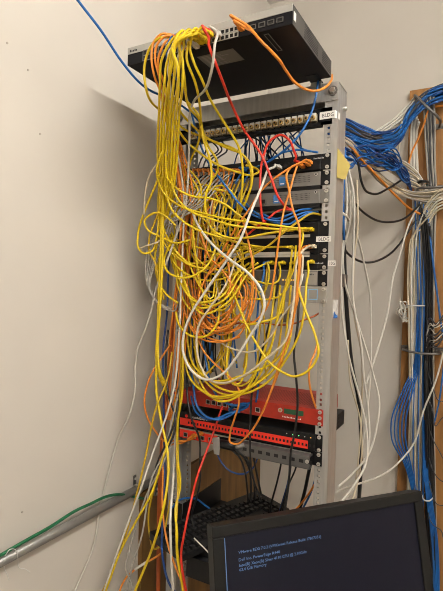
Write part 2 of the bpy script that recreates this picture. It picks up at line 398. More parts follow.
# ------------------------------------------------------------------ second patch panel
d3, z0, z1 = device('patch_bay', 'single row black patch panel with one yellow plug at right, above the router', 'patch panel', 254, 269.8, .05, BLACK, BLACK, BLACK)
for blk in range(4):
    for i in range(6): inst(PORT_K, 'port', (-.058 - blk * .1 - i * .0158, -.004, ZR(263)), d3)
    MB().box((-.05 - blk * .1, -.0048, ZR(257)), (-.05 - blk * .1 - .094, -.004, ZR(254.8)), PAPER).build('label_strip', d3, 'pale label strip above the jacks')
marks(7, .006, 'lettering', LETTER, d3, (-.036, -.0045, ZR(264)))
sticker(d3, '10G', .001, ZR(266), .021, .0145, .012, dy=-.0036)
# ------------------------------------------------------------------ router and silver server
d4, z0, z1 = device('router', 'grey router with amber lights and black ears under the patch panels', 'router', 270.5, 286.5, .33, GREYFACE, DKSTEEL, BLACK)
MB().box((-.06, -.0046, z0 + .004), (-.028, -.004, z1 - .004), SERVER).build('badge_panel', d4)
marks(5, .006, 'lettering', INK, d4, (-.054, -.0049, z1 - .013))
for i in range(5): MB().box((X0(283 + i * 2.6, 278), -.0052, z0 + .014), (X0(284.5 + i * 2.6, 278), -.004, z0 + .018), LEDA).build('indicator_light', d4)
for i in range(6):
    inst(PORT_B, 'port', (X0(206 + i * 9, 272), -.004, z0 + .015), d4)
d5, z0, z1 = device('rack_server', 'plain silver server with pale blue square outline on its face', 'server', 287, 303.5, .26, SERVER, SERVER, SERVER)
xa, xb, za, zb = X0(308.3, 295), X0(318, 295), ZR(300), ZR(289.6)
sq = MB()
for a_, b_ in (((xa, za), (xb, za + .0016)), ((xa, zb - .0016), (xb, zb)), ((xa, za + .0016), (xa + .0016, zb - .0016)), ((xb - .0016, za + .0016), (xb, zb - .0016))):
    sq.box((a_[0], -.0046, a_[1]), (b_[0], -.004, b_[1]), LBLUE)
sq.build('square_mark', d5, 'pale blue square outline')
bay = MB()
for i in range(2):
    for j in range(2): bay.box((X0(196 + i * 26, 290), -.0052, z0 + .004 + j * .02), (X0(218 + i * 26, 290), -.004, z0 + .020 + j * .02), DKSTEEL)
bay.build('drive_bay', d5)
# ------------------------------------------------------------------ red appliance
d6, z0, z1 = device('firewall_appliance', 'dull red appliance with small green display, lower in the rack', 'network appliance', 409.5, 426, .225, RED, RED, RED, ear_bolts=False, xr=-.018)
for xc in (-.0087, -.4739):
    for p_ in (.0065, .022, .0378): inst(BOLTM, 'bolt', (xc, -.003, z0 + p_), d6)
mesh = MB()
for i in range(60):
    for j in range(20): mesh.box((-.44 + i * .0068, .03 + j * .0075, z1 - .0011), (-.44 + i * .0068 + .0028, .03 + j * .0075 + .0028, z1 - .0007), mat('red_hole', (.10, .012, .008), .7))
mesh.build('top_perforation', d6)
za = ZR(421)
dpl = MB().box((X0(284.5, 411), -.0052, z0 + .020), (X0(304, 414), -.004, z0 + .034), LCD, .0006).build('display', d6, 'small green display')
xk = X0(281, 409); MB().cyl((xk, -.004, z0 + .028), (xk, -.008, z0 + .028), .006, STEEL, 14).cyl((xk, -.008, z0 + .028), (xk, -.010, z0 + .028), .0035, BRASS, 10).build('key_lock', d6)
for i in range(6): inst(PORT_S, 'port', (X0(209 + i * 5.6, 401), -.004, z0 + .018), d6)
inst(PORT_S, 'port', (X0(258.5, 410), -.004, z0 + .018), d6)
marks(13, .0055, 'lettering', PAPER, d6, (X0(283, 417), -.0046, z0 + .009), width=.056)
# ------------------------------------------------------------------ black firewall with red strip
d7, z0, z1 = device('firewall_appliance', 'black appliance with bright red perforated strip across its front', 'network appliance', 434.5, 452, .31, BLACK, BLACK, BLACK, ear_bolts=True, protrude=.009, xr=-.018)
sx0, sx1 = -.452, X0(309, 441)
strip = MB().box((sx0, -.0105, z0 + .006), (sx1, -.009, z0 + .028), REDBR).build('red_strip', d7, 'bright red strip with square holes')
hl = MB()
for i in range(38):
    hl.box((sx0 + .03 + i * .0108, -.011, z0 + .013), (sx0 + .0352 + i * .0108, -.0104, z0 + .020), DARK)
hl.build('square_holes', strip)
MB().cyl((X0(188, 416.5), -.009, z1 - .012), (X0(188, 416.5), -.0098, z1 - .012), .0052, REDBR, 16).build('logo_mark', d7, 'round red logo mark')
text('WatchGuard', .010, 'lettering', PAPER, d7, (X0(191.5, 418), -.0094, z1 - .0155), width=.062)
for i, mm in enumerate((LETTER, LEDG, LEDG, LETTER, LEDA)):
    x = X0(288 + i * 6, 432); MB().cyl((x, -.009, z1 - .010), (x, -.0102, z1 - .010), .0016, mm, 8).build('indicator_light', d7)
sv = MB()
for i in range(4):
    for j in range(3): sv.box((-.0222, .185 + i * .017, z0 + .006 + j * .012), (-.0217, .198 + i * .017, z0 + .014 + j * .012), DARK)
sv.box((-.0222, .10, z0 + .004), (-.0216, .17, z1 - .004), GREYFACE)
sv.build('side_vent', d7)
# ------------------------------------------------------------------ lower appliance + cable manager
d8, z0, z1 = device('firewall_appliance', 'red and black appliance with orange plugs at left, under the red strip', 'network appliance', 452, 466, .20, BLACK, BLACK, BLACK, protrude=.003)
MB().box((-.455, -.006, z0 + .003), (-.32, -.003, z1 - .008), REDBR).build('red_strip', d8, 'red left end of the front')
MB().box((-.455, -.0075, z1 - .008), (-.03, -.003, z1 - .0045), STEEL).build('trim', d8, 'thin bright metal trim line')
for i in range(4): inst(PORT_S, 'port', (-.432 + i * .03, -.006, z0 + .014), d8)
x0_, x1_ = X0(239, 447), X0(313, 463)
cm = thing('cable_manager', 'grey slotted metal bar under right half of the red strip', 'cable manager', ((x0_ + x1_) / 2, -.03, z0 - .004))
b = MB(); CMG = mat('manager_grey', (.13, .125, .12), .45, .4)
b.box((x0_, -.030, z1 - .010), (x1_, -.004, z1 - .006), CMG); b.box((x0_, -.032, z0 + .001), (x1_, -.030, z1 - .006), CMG)
b.box((x0_, -.030, z0 - .004), (x1_, -.010, z0 + .001), CMG)
b.build('channel', cm)
h = MB()
for i in range(9): h.box((x0_ + .028 + i * .024, -.0326, z0 + .012), (x0_ + .040 + i * .024, -.0319, z0 + .021), DARK)
h.build('slots', cm)
for x in (x0_ + .006, x1_ - .006): inst(BOLTM, 'bolt', (x, -.032, z0 + .018), cm)
g = thing('adapter_plug', 'black adapter plug with grey strap lying under the red strip', 'adapter', tuple(K(226, 447, .035)))
MB().cyl(K(217, 443, .035), K(236, 447, .035), .013, BLKPL, 14).build('body', g)
MB().cyl(K(236, 447, .035), K(243.5, 445, .035), .006, MAG, 12).build('connector', g)
st = [K(212.5, 438, .05), K(219, 437, .05), K(219.5, 445, .051), K(219, 455, .05), K(214, 454, .05), K(213, 446, .051)]
MB().prism(st, (0, .003, 0), MAG).build('strap', g, 'grey hanging strap')
# ------------------------------------------------------------------ shelf, box, keyboard
zs = EYE - .775
sh = thing('rack_shelf', 'black rack shelf holding the keyboard at the bottom of the rack', 'shelf', (-.2413, 0, zs))
MB().box((-.446, .0, zs), (-.034, .255, zs + .0025), BLACK).box((-.353, -.108, zs), (-.120, .0, zs + .0025), mat('shelf_black', (.022, .023, .026), .45, .0, spec=.3, noise=.1, scale=60)).build('tray', sh)
MB().prism([(-.446, .0, zs), (-.446, .255, zs), (-.446, .255, zs + .082), (-.446, .01, zs + .085)], (.0025, 0, 0), BLACK).build('side_flange', sh)
MB().prism([(-.0365, .0, zs), (-.0365, .255, zs), (-.0365, .255, zs + .082), (-.0365, .01, zs + .085)], (.0025, 0, 0), BLACK).build('side_flange', sh)
MB().box((-.353, -.1105, zs - .055), (-.120, -.108, zs + .004), BLACK).build('front_lip', sh)
for xa, xb in ((-.4826, -.4436), (-.0365, 0)): MB().box((xa, -.003, zs), (xb, -.0003, zs + .088), BLACK).build('mounting_ear', sh)
for xc in (-.0087, -.4739):
    for dz in (.008, .08): inst(BOLTM, 'bolt', (xc, -.003, zs + dz), sh)
bx = thing('desktop_switch', 'small black box under the keyboard on the shelf', 'electronic box', (-.31, -.05, zs + .0025))
MB().box((-.345, -.09, zs + .0025), (-.235, .17, zs + .040), BLKPL, .003).build('case', bx)
MB().box((-.338, -.0908, zs + .012), (-.245, -.090, zs + .03), DARK).build('front_panel', bx)
kc = Vector((-.312, .035, zs + .0405)); ka = math.atan2(.945, .326)
kb = thing('keyboard', 'black computer keyboard lying lengthways on the shelf', 'keyboard', kc)
kb.rotation_euler = (0, 0, ka)
def local(mb, name, parent):                 # geometry given in the parent's own axes
    o = bpy.data.objects.new(name, mb.data(name)); COL.objects.link(o); o.parent = parent; return o
m = MB(); m.prism([(-.222, -.075, 0), (-.222, .075, 0), (-.222, .075, .022), (-.222, -.075, .012)], (.444, 0, 0), BLKPL)
local(m, 'base', kb)
kmb = MB(); kmb.v = [Vector(p) for p in ((-.0082, -.0082, 0), (.0082, -.0082, 0), (.0082, .0082, 0), (-.0082, .0082, 0), (-.006, -.006, .0075), (.006, -.006, .0075), (.006, .0065, .0075), (-.006, .0065, .0075))]
kmb.f = [[3, 2, 1, 0], [4, 5, 6, 7], [0, 1, 5, 4], [1, 2, 6, 5], [2, 3, 7, 6], [3, 0, 4, 7]]; kmb.mats = [KEY]; kmb.mi = [0] * 6; kmb.smooth = [False] * 6
KM = kmb.data('keycap'); nk = 0
for r_ in range(6):
    for i in range(21):
        x = -.21 + i * .0195 + (.004 if i > 14 else 0) + (.006 if i > 17 else 0); y = -.060 + r_ * .0235 * .95
        if r_ == 0 and 4 <= i <= 8: continue
        if r_ in (1, 5) and 15 <= i <= 17: continue
        if r_ in (5,) and i > 17: continue
        if nk >= 100 and i > 17: continue
        o = bpy.data.objects.new('keycap', KM); COL.objects.link(o); o.parent = kb
        o.location = (x, y, .0125 + (y + .075) / .15 * .010); o.rotation_euler = (R(3.8), 0, 0); nk += 1
m = MB().box((-.045, -.069, .0128), (.05, -.052, .021), KEY, .002); local(m, 'space_bar', kb)
# ------------------------------------------------------------------ monitor on a small table
MA = Vector((-.0172, -.5640, EYE - .4034)); mw, mh = .452, .300
ma = math.atan2(.771, .637); ex = Vector((math.cos(ma), math.sin(ma), 0)); ny = Vector((-math.sin(ma), math.cos(ma), 0))
tt = R(12.5)
base = MA + ex * mw / 2 - Vector((0, 0, mh * math.cos(tt))) - ny * (mh * math.sin(tt)) + ny * .075
TBL = .75
mon = thing('computer_monitor', 'black flat computer monitor showing faint blue start-up text', 'monitor', (base.x, base.y, TBL))
mon.rotation_euler = (0, 0, ma)
tl = Vector((-mw / 2, -.075 + mh * math.sin(tt), MA.z - TBL))           # top-left front corner in monitor axes
def MP(x, d, out):                            # x along the top, d down the face, out of the face
    return tl + Vector((x, -d * math.sin(tt) - out * math.cos(tt), -d * math.cos(tt) + out * math.sin(tt)))
def slab(mb, x0, x1, d0, d1, o0, o1, mt):
    mb.prism([MP(x0, d0, o0), MP(x1, d0, o0), MP(x1, d1, o0), MP(x0, d1, o0)], MP(0, 0, o1) - MP(0, 0, o0), mt)
bz, bt = .021, .019
m = MB(); slab(m, 0, mw, 0, bt, -.02, 0, BEZEL); slab(m, 0, mw, mh - .026, mh, -.02, 0, BEZEL)
slab(m, 0, bz, bt, mh - .026, -.02, 0, BEZEL); slab(m, mw - bz, mw, bt, mh - .026, -.02, 0, BEZEL)
bzl = local(m, 'bezel', mon); bv = bzl.modifiers.new('b', 'BEVEL'); bv.width = .0015; bv.segments = 2
m = MB(); slab(m, .003, mw - .003, .003, mh - .003, -.035, -.0195, BEZEL); slab(m, .08, mw - .08, .05, mh - .05, -.055, -.035, BEZEL)
local(m, 'back_cover', mon)
m = MB(); slab(m, bz, mw - bz, bt, mh - .026, -.008, -.004, SCREEN); scr = local(m, 'screen', mon, ); scr['label'] = 'dark lit screen'
m = MB(); slab(m, bz + .001, bz + .0024, bt + .003, mh - .03, -.004, -.0037, SCRTXT); local(m, 'screen_edge_line', scr)
# screen text: find where each line stands on the screen
fo = MP(0, 0, -.0038); RM = Matrix.Rotation(ma, 3, 'Z')
def on_screen(px, py):
    o = Vector((base.x, base.y, TBL)); P0 = o + RM @ MP(0, 0, -.004); ax = RM @ Vector((1, 0, 0)); dn = RM @ (MP(0, 1, 0) - MP(0, 0, 0)); nn = ax.cross(dn)
    d = ray(px, py); t = (P0 - CAMP).dot(nn) / d.dot(nn); q = CAMP + d * t - P0
    return q.dot(ax), q.dot(dn)
for s, a_, b_, hh in (('VMware ESXi 7.0.2 (VMKernel Release Build 17867351)', (238.5, 554), (321, 537.5), .0066), ('Dell Inc. PowerEdge R440', (238.5, 561.5), (280, 553), .0066),
                      ('Intel(R) Xeon(R) Silver 4110 CPU @ 2.10GHz', (239, 567.5), (306.5, 552.5), .0066), ('63.4 GiB Memory', (239.2, 571.5), (266.5, 565.5), .0066)):
    xa, da = on_screen(*a_); xb, db = on_screen(*b_)
    cu_ = text(s, hh, 'screen_text', SCRTXT, scr, (0, 0, 0), width=xb - xa, thick=.00005)
    cu_.location = MP(xa, (da + db) / 2, -.0037); cu_.rotation_euler = (R(90) - tt, 0, 0)
pc = Vector((0, .0, 0))
nb = MB().prism([(-.03, .02, .01), (.03, .02, .01), (.03, .055, .01), (-.03, .055, .01)], (0, -.0, MP(0, mh * .45, -.05).z - .01), BEZEL); local(nb, 'stand_neck', mon)
nb = MB().box((-.12, -.08, 0), (.12, .11, .012), BEZEL, .004); local(nb, 'stand_base', mon)
tb = thing('side_table', 'small grey side table under the computer monitor', 'table', (base.x, base.y, 0))
tb.rotation_euler = (0, 0, ma)
local(MB().box((-.2, -.12, TBL - .025), (.2, .13, TBL), MAG, .003), 'table_top', tb)
for x in (-.185, .185):
    for y in (-.105, .115): local(MB().box((x - .012, y - .012, 0), (x + .012, y + .012, TBL - .025), DKSTEEL), 'leg', tb)
# ------------------------------------------------------------------ conduit and bits on the left wall
ca, cb = Vector((WALLX + .0165, -.80, EYE - .632)), Vector((WALLX + .0165, .12, EYE - .652))
cd = thing('conduit_pipe', 'grey metal conduit pipe running low along left wall', 'conduit', (ca + cb) / 2)
MB().cyl(ca, cb, .0125, CONDUIT, 20).build('pipe', cd)
def cpt(t): return ca + (cb - ca) * t
k1 = cpt(.80); MB().cyl(k1, k1 + Vector((0, .012, 0)), .0165, STEEL, 18).box((WALLX, k1.y, k1.z), (WALLX + .004, k1.y + .014, k1.z + .040), DKSTEEL, .002).cyl((WALLX + .003, k1.y + .007, k1.z + .030), (WALLX + .008, k1.y + .007, k1.z + .030), .004, STEEL, 8).build('strap_clamp', cd)
k2 = cpt(.88); MB().box((WALLX + .0, k2.y, k2.z - .045), (WALLX + .034, k2.y + .02, k2.z - .012), DKSTEEL, .003).cyl((WALLX + .034, k2.y + .01, k2.z - .022), (WALLX + .042, k2.y + .01, k2.z - .022), .006, STEEL, 10).cyl((WALLX + .034, k2.y + .01, k2.z - .038), (WALLX + .042, k2.y + .01, k2.z - .038), .006, STEEL, 10).build('end_clamp', cd)
gw = [LW(-40, 579, .022), LW(0, 555.5, .024), LW(25, 541, .03), LW(50, 527, .03), LW(75, 511, .03), LW(90, 504, .027), LW(105, 497, .024), LW(118, 494.5, .022), LW(130, 496, .022), LW(145, 499, .02)]
def tubeobj(name, pts, r, mt, sides=7, sub=6):
    o = Vector(pts[0]); m = MB().tube(pts, r, mt, sides, sub); ob = bpy.data.objects.new(name, m.data(name, o)); COL.objects.link(ob); ob.location = o; return ob
tag(tubeobj('ground_wire', gw, .0042, CC['green']), 'green ground wire lying along the grey conduit', 'wire')
tw = [LW(5, 556, .03), LW(10, 549.5, .034), LW(14, 549, .036), LW(17, 553, .034), LW(18, 560, .03), LW(19.5, 568, .02), LW(25, 569, .02), LW(30, 572.5, .018)]
tag(tubeobj('string_tie', tw, .0009, CC['thread'], 5), 'thin white string tied round conduit, longer curled end', 'string')
tw = [LW(5, 559, .03), LW(4.5, 568, .02), LW(7, 574, .016), LW(9, 580, .014)]
tag(tubeobj('string_tie', tw, .0009, CC['thread'], 5), 'short white string end hanging straight below conduit', 'string')
ns = 0
for px, py in ((7, 43), (28, 70), (40, 134), (22, 512)):
    a_ = LW(px, py, 0); tag(MB().cyl(a_, a_ + Vector((.0015, 0, 0)), .0026, mat('plaster_chip', (.46, .41, .35), .9), 7).build('wall_chip'), ['tiny chipped mark on left wall near the top corner', 'larger chipped mark on left wall below the tiny top one', 'pale chipped mark on left wall level with shadow edge', 'pale chipped mark on left wall above the conduit'][ns], 'wall mark'); ns += 1
jb = thing('junction_box', 'small grey brown box on wall behind the rack', 'wall box', (-.457, BACKY, EYE - .163))
MB().box((-.478, BACKY - .03, EYE - .163), (-.436, BACKY, EYE - .122), mat('box_grey', (.17, .155, .13), .6), .003).build('case', jb)
MB().box((-.474, BACKY - .032, EYE - .159), (-.440, BACKY - .030, EYE - .126), mat('box_grey2', (.2, .185, .16), .6)).build('cover', jb)
#CABLES#
# ------------------------------------------------------------------ cables
PLUGS = {}
def plug_mesh(col):
    if col not in PLUGS:
        m = MB(); m.box((-.0055, -.017, -.0042), (.0055, .0, .0042), CC[col], .0008)
        m.cyl((0, -.017, 0), (0, -.031, 0), .0048, CC[col], 10, r2=.0034)
        m.prism([(-.002, -.016, .0042), (.002, -.016, .0042), (.002, -.002, .0044), (-.002, -.002, .0044)], (0, -.001, .0022), CC[col])
        PLUGS[col] = m.data('plug')
    return PLUGS[col]
RAD = dict(yellow=.0031, amber=.0029, orange=.0028, rust=.0025, white=.0029, cream=.0026, grey=.0026, shadedwhite=.003, black=.0030, blue=.0029, navy=.0025, red=.0030, green=.004, charcoal=.003)
def parse(s):
    pts = [[float(v) for v in q.split(',')] for q in s.split()]
    idx = [i for i, p in enumerate(pts) if len(p) == 3]
    for i, p in enumerate(pts):
        if len(p) == 2:
            a = max([k for k in idx if k < i], default=None); b = min([k for k in idx if k > i], default=None)
            if a is None: o = pts[b][2]
            elif b is None: o = pts[a][2]
            else: o = pts[a][2] + (pts[b][2] - pts[a][2]) * (i - a) / (b - a)
            p.append(o)
    return pts
NAMES = {}
def cable(col, pts, label, group=None, r=None, a=None, z=None, jit=.0, name='patch_cable', cat='cable', plugcol=None, sub=6):
    """a / z: distance of the face the first / last end plugs into (None: no plug)"""
    P = parse(pts) if isinstance(pts, str) else [list(p) for p in pts]
    W = [K(p[0], p[1], p[2] + (random.uniform(-jit, jit) if 0 < i < len(P) - 1 else 0)) for i, p in enumerate(P)]
    ends = []
    if a is not None:
        e = K(P[0][0], P[0][1], a + .012); e.y = -a
        W = [Vector((e.x, -a - .03, e.z)), Vector((e.x, -a - .042, e.z - .001))] + W[1:]; ends.append(e)
    if z is not None:
        e = K(P[-1][0], P[-1][1], z + .012); e.y = -z
        W = W[:-1] + [Vector((e.x, -z - .042, e.z - .001)), Vector((e.x, -z - .03, e.z))]; ends.append(e)
    o = tubeobj(name, W, r or RAD[col], CC[col], 7, sub); tag(o, label, cat, group)
    for e in ends: inst(plug_mesh(plugcol or col), 'plug', e, o)
    return o
S = .305
# --- yellow: the sheaf over the front of the top switch
for i in range(8):
    t = i / 7; px = 187 + t * 22; py = 43 - t * 4 - (i % 2) * 6
    x1 = 160 + (i * 3 % 8) * 2.9; dy = (i * 5 % 11) * .9; o_ = .33 + .006 * (i * 3 % 7)
    pts = [(px, py, S), (px - 10, py - 2 - dy * .5, o_ + .02), (176 - dy * .5 + t * 6, 38 + dy * .7, o_ + .03), (167 + (x1 - 166) * .8 + t * 6, 58 + dy, o_ + .022), (x1 + t * 3, 85, o_), (x1 - 1, 112, o_ - .06), (x1 - 2.5, 145, .22 + .008 * (i % 4)), (161 + (x1 - 163) * .75, 185, .17 + .01 * (i % 3)), (160 + (x1 - 163) * .45, 215, .14)]
    if i % 3 == 0: pts += [(166 + i, 246, .13), (184 + i * 2, 262 + i, .11), (206 + i * 2, 262 + i * 2, .09), (226 + i * 2, 250 + i, .07), (238 + i * 4, 248, .045)]
    elif i % 3 == 1: pts += [(172 + i, 250, .10), (180 + i, 282 + i, .12), (196 + i, 300 + i * 2, .14), (220 + i, 296 + i, .13), (236 + i * 2, 272, .08), (246 + i * 3, 263, .04)]
    else: pts += [(158 + i * .3, 260, .12), (157.5 + i * .25, 320, .11), (157 + i * .4, 372, .11), (165 + i, 392 + i, .09)]
    cable('yellow', pts, 'yellow patch cable in the sheaf pouring over the top switch front', 'yellow sheaf hanging from the top switch', a=S, jit=.008)
cable('yellow', '186,40,.305 174,37,.33 160,38,.35 150,48 144.5,66 146,88,.33 152,103,.28 160,110,.24 171,118,.2 184,129,.16 200,136,.13 218,143,.1 236,150,.09 247,160,.08 251,172,.07 250,190,.06 243,204,.05 238,222,.05', 'yellow cable making the wide leftmost loop beside the top switch', a=S)
cable('yellow', '192,40,.305 184,44,.335 182,58,.34 184,75,.33 189.5,108,.24 200,122,.18 199,140,.15 190,163,.12 188,180,.1 190,200,.08 198,224,.06 214,246,.04', 'yellow cable dropping from switch then hooking back left over the jack panel', a=S)
cable('yellow', '197,41,.305 188,46,.335 186.5,57,.34 195,82,.3 200,107,.22 202,128,.17 208,146,.14 217,161,.12 218,169,.11 211,182,.1 205,202,.09 203,222,.08 208,240,.06', 'yellow cable kinked sharply left in front of the first black panel gap', a=S)
cable('yellow', '201,40,.305 190,47,.335 193,60,.335 202,80,.3 210,99,.24 220,116,.19 229,130,.16 239,148,.13 242,162,.12 242,190,.1 240,205,.09 236,226,.08 240,246,.04', 'lone straight yellow cable slanting down across top bar and ivory jacks', a=S)
cable('yellow', '170,92,.3 175,101,.26 182,114,.2 190,123,.17 203,135,.14 227,148,.12 243,155,.11 251,166,.1 252,182,.095 248,196,.09 240,212,.08 226,226,.07', 'yellow cable arching right below the ivory jacks and back down')
cable('yellow', '165,88,.31 170,110,.26 179,131,.2 190,145,.16 200,153,.14 218,165,.12 236,171.5,.1 252,175,.09 258,172.5,.08 257,169,.06 251,167.5,.04', 'yellow cable swinging right into the black switch with a tight hook', z=.004)
cable('yellow', '163,150,.23 157,168,.22 157.5,178,.2 164,193,.18 180,206,.16 202,213,.15 226,219,.14 250,222,.12 280,226,.1 300,228.5,.07 311,229.5,.03', 'yellow cable sweeping far right to the last jack of upper row', z=.005)
cable('yellow', '167,140,.23 166,160,.22 168,179,.2 179,190,.17 196,197,.15 208,198,.14 226,205,.12 240,216,.1 256,225,.08 276,229,.05 290,230,.03', 'yellow cable bowing low from left bundle to the middle of upper row', z=.005)
cable('yellow', '186,100,.2 200,118,.18 203,138,.17 210,160,.16 211,181,.15 206,194,.15 206,214,.145 212,229,.14 226,237,.13 244,238,.11 264,234,.09 285,231,.06 305,229.5,.03', 'yellow cable dipping in a deep bowl then rising to upper row', z=.005)
cable('yellow', '170,170,.2 176,196,.18 190,211,.17 208,218,.16 236,226,.14 262,228,.1 284,229.5,.06 299,229.5,.03', 'yellow cable running nearly level along the upper row of jacks', z=.005)
cable('yellow', '164,180,.18 172,210,.17 190,226,.16 216,236,.14 240,243,.1 262,247,.06 280,247,.03 291,247.5,.03', 'yellow cable ending at a middle jack of lower row', z=.005)
cable('yellow', '306,230,.03 303,236,.045 299,252,.06 294,268,.07 286,288,.08 278,316,.09 262,322,.1 246,324,.1 236,316,.09 230,296,.08 222,272,.07 214,256,.06', 'yellow cable hanging from upper row then curling left behind the white loop', a=.005)
# left loops
cable('yellow', '164,150,.2 162,168,.19 156,184,.18 146,208,.17 138,235,.16 138.5,248,.16 144,253.5,.16 152,251,.15 157,236,.15 159,210,.15 161,190,.15', 'yellow cable in the longest loop against the left wall')
cable('amber', '165,160,.19 160,195,.18 158.5,212,.17 154,224,.16 149,240,.15 149.5,252,.15 155,262,.15 159,280,.14 164,300,.13', 'darker yellow cable bending inside the longest left loop')
cable('yellow', '176,226,.15 168,218,.16 160,213,.17 150,215,.17 144.5,221,.17 148,230,.16 159,236,.15 176,243,.14 190,240,.13', 'yellow cable in the small round loop poking left of bundle')
cable('yellow', '172,240,.14 164,262,.14 168,272,.15 178,277,.15 190,277,.15 203,270,.14 212,258,.12 216,246,.1', 'yellow cable in a shallow cup across the grey strands')
cable('yellow', '158,236,.13 155,262,.13 158,280,.13 166,294,.13 178,303,.13', 'yellow cable hooked round the hanging grey cables')
cable('yellow', '176,312,.12 178,322,.13 186,333,.14 195,337,.14 206,336,.13 216,326,.12 220,306,.1', 'short yellow arc under the orange loops at left')
# long verticals at left
cable('yellow', '165,110,.27 162.5,150,.22 163.5,180,.18 162,215,.16 160.5,260,.15 158.5,310,.14 157,350,.14 156.5,392,.15 161,420,.16 167,448,.17 168.5,470,.19 165,500,.22 158,530,.23 147,562,.21 135,591,.22 124,620,.22', 'thick bright yellow cable hanging full height at the far left', r=.0036)
cable('yellow', '171,100,.28 167,130,.23 163,165,.19 163,205,.165 162.5,262,.15 160,310,.145 158,345,.14 160,372,.15 166,384,.12', 'yellow cable twisted along the thick bright one until mid height', r=.0034)
cable('amber', '172,352,.1 169,372,.12 165,386,.14 157,405,.16 150,434,.17 146,455,.18 134,505,.2 124,540,.21 112,572,.22 101,595,.23 92,620,.23', 'amber cable leaving bundle leftmost toward the picture foot')
cable('yellow', '176,400,.08 172,430,.12 163,458,.16 152,492,.19 134,525,.21 122,548,.22 108,585,.23 98,612,.23', 'yellow cable crossing lower left diagonally over the conduit end')
cable('amber', '160,470,.1 153,493,.11 149,511,.12 149.5,533,.13 155,549,.14 161,545,.13 166,524,.11 170,500,.08', 'amber cable making a narrow U in front of the wood edge')
cable('yellow', '184,330,.1 183,360,.1 182,395,.1 178,420,.1 178,460,.1 180,488,.17 175.5,510,.21 177,533,.23 177,553,.235 182,583,.24 186,615,.24', 'yellow cable twisting down the left post to the very bottom', r=.0034)
cable('amber', '181,340,.09 181,372,.09 180,396,.09 177,425,.09 177,462,.12 178,490,.18 177,508,.205 176,530,.225 178,556,.23 184,590,.235', 'amber cable twisted with the yellow one on left post')
# right hand loops
cable('yellow', '311.5,262,.03 308.5,271,.05 306.5,283,.07 305,305,.09 300,332,.1 285,361,.1 270,380,.1 250,392,.1 234,395,.1 218,392,.09 206,382,.09 198,366,.08', 'yellow cable with pale band below its plug, right end of single row', a=.005)
cable('yellow', '296,246,.04 295,262,.08 298,287,.11 306,312,.13 316,338,.14 318.5,352,.145 314,364,.145 305,373,.145 294,376.5,.145 284,373,.145 272,365,.145 258,346,.14 247,326,.13 236,300,.11 228,282,.09', 'yellow cable in the big right hand loop above red appliance')
cable('yellow', '292,250,.04 290,268,.06 284,292,.08 279,312,.09 274,336,.1 262,370,.1 250,387,.1 236,392,.1 222,389,.1 209,380,.09 200,364,.09 194,346,.08', 'yellow cable in a wide arc resting just above red appliance')
cable('amber', '268,262,.04 266,282,.05 262,310,.06 258,345,.08 256,368,.09 247,383,.1 240,386,.1 232,383,.1 226,370,.09 220,352,.08', 'amber cable ending in a narrow cup near the blue coil')
cable('yellow', '242,310,.07 246,330,.08 247,352,.09 245,370,.1 238,384,.1 231,382,.1 227,370,.1 227,358,.1 229,340,.09 230,318,.07', 'short yellow U in front of black cables at rack centre')
for i in range(6):
    x = 182 + i * 3; dep = 372 + (i * 5 % 9) * 3.6; xe = 226 + (i * 11 % 12) * 5.4
    cable('amber' if i % 3 == 0 else 'yellow', [(x, 300 + i * 3, .06), (x - 1 + i * .3, 340, .07), (x + 6, dep - 10, .085), (x + 22, dep + 4, .1), (x + (xe - x) * .62, dep - 1, .1), (xe, 350 + (i % 4) * 3, .09), (xe + 8, 316, .07), (xe + 11, 285, .05)], 'yellow cable in the low swags just above the red appliance', 'low yellow swags above the red appliance', jit=.006)
# --- yellow, orange, black cables lost in the thick of the tangle
rows = [(229.5, .004), (247.5, .004), (263, .004), (162, .004)]
def filler(col, n, label, group, fn, **kw):
    for i in range(n): cable(col, fn(i), label, group, jit=.008, sub=5, **{'r': RAD[col] * .86, **kw})
rnd = random.uniform
def fy(i):
    x = 196 + (i * 37 % 100) * 1.02; ry = rows[i % 3][0]
    xl = rnd(168, 200); yb = rnd(255, 330); xm = (x + xl) / 2 + rnd(-8, 8)
    return [(x, ry, .03), (x - 3, ry + 3, .05), (x - rnd(4, 12), ry + rnd(14, 34), rnd(.05, .09)), (xm, yb, rnd(.07, .12)), (xl + 6, yb - rnd(10, 30), rnd(.07, .12)), (xl, rnd(215, 245), rnd(.07, .13)), (xl + rnd(-8, 10), rnd(170, 200), rnd(.07, .12)), (172 + rnd(-6, 8), rnd(135, 160), .14)]
filler('yellow', 10, 'yellow patch cable looping from the jack rows inside the thick tangle', 'yellow cables inside the thick tangle', fy, a=.005)
def fy2(i):
    x = 208 + i * 4.6; xe = x + rnd(-24, 24)
    return [(x, rnd(176, 186), .05), (x - 6, 196, .08), (x - 12 + rnd(-4, 4), 214, .09), (x - 10, 236, .09), (x + rnd(-8, 6), 262, .08), (xe, rnd(280, 300), .07), (xe + rnd(-8, 8), rnd(318, 350), .06), (xe + rnd(-12, 8), rnd(362, 380), .05)]
filler('amber', 10, 'dull yellow cable hanging deep inside the tangle near rack centre', 'dull yellow cables deep in the tangle', fy2)
def fy3(i):
    x = 204 + i * 6
    return [(x, 229.5 + (i % 2) * 18, .03), (x - 2, 229 + (i % 2) * 18, .06), (x - 14, 226 + (i % 2) * 14, .09), (x - 26 + rnd(-5, 5), 212 + rnd(-4, 8), .1), (x - 26, 196 + rnd(-4, 4), .1), (x - 12, 186 + rnd(-3, 5), .1), (x - 2, 192, .09), (x + 4, 206, .08), (x - 4, 222 + rnd(-4, 8), .07), (x - 18, 236, .06)]
filler('yellow', 6, 'yellow cable curled into a tight coil in front of upper jack rows', 'tight yellow coils by the upper jack rows', fy3, a=.005)
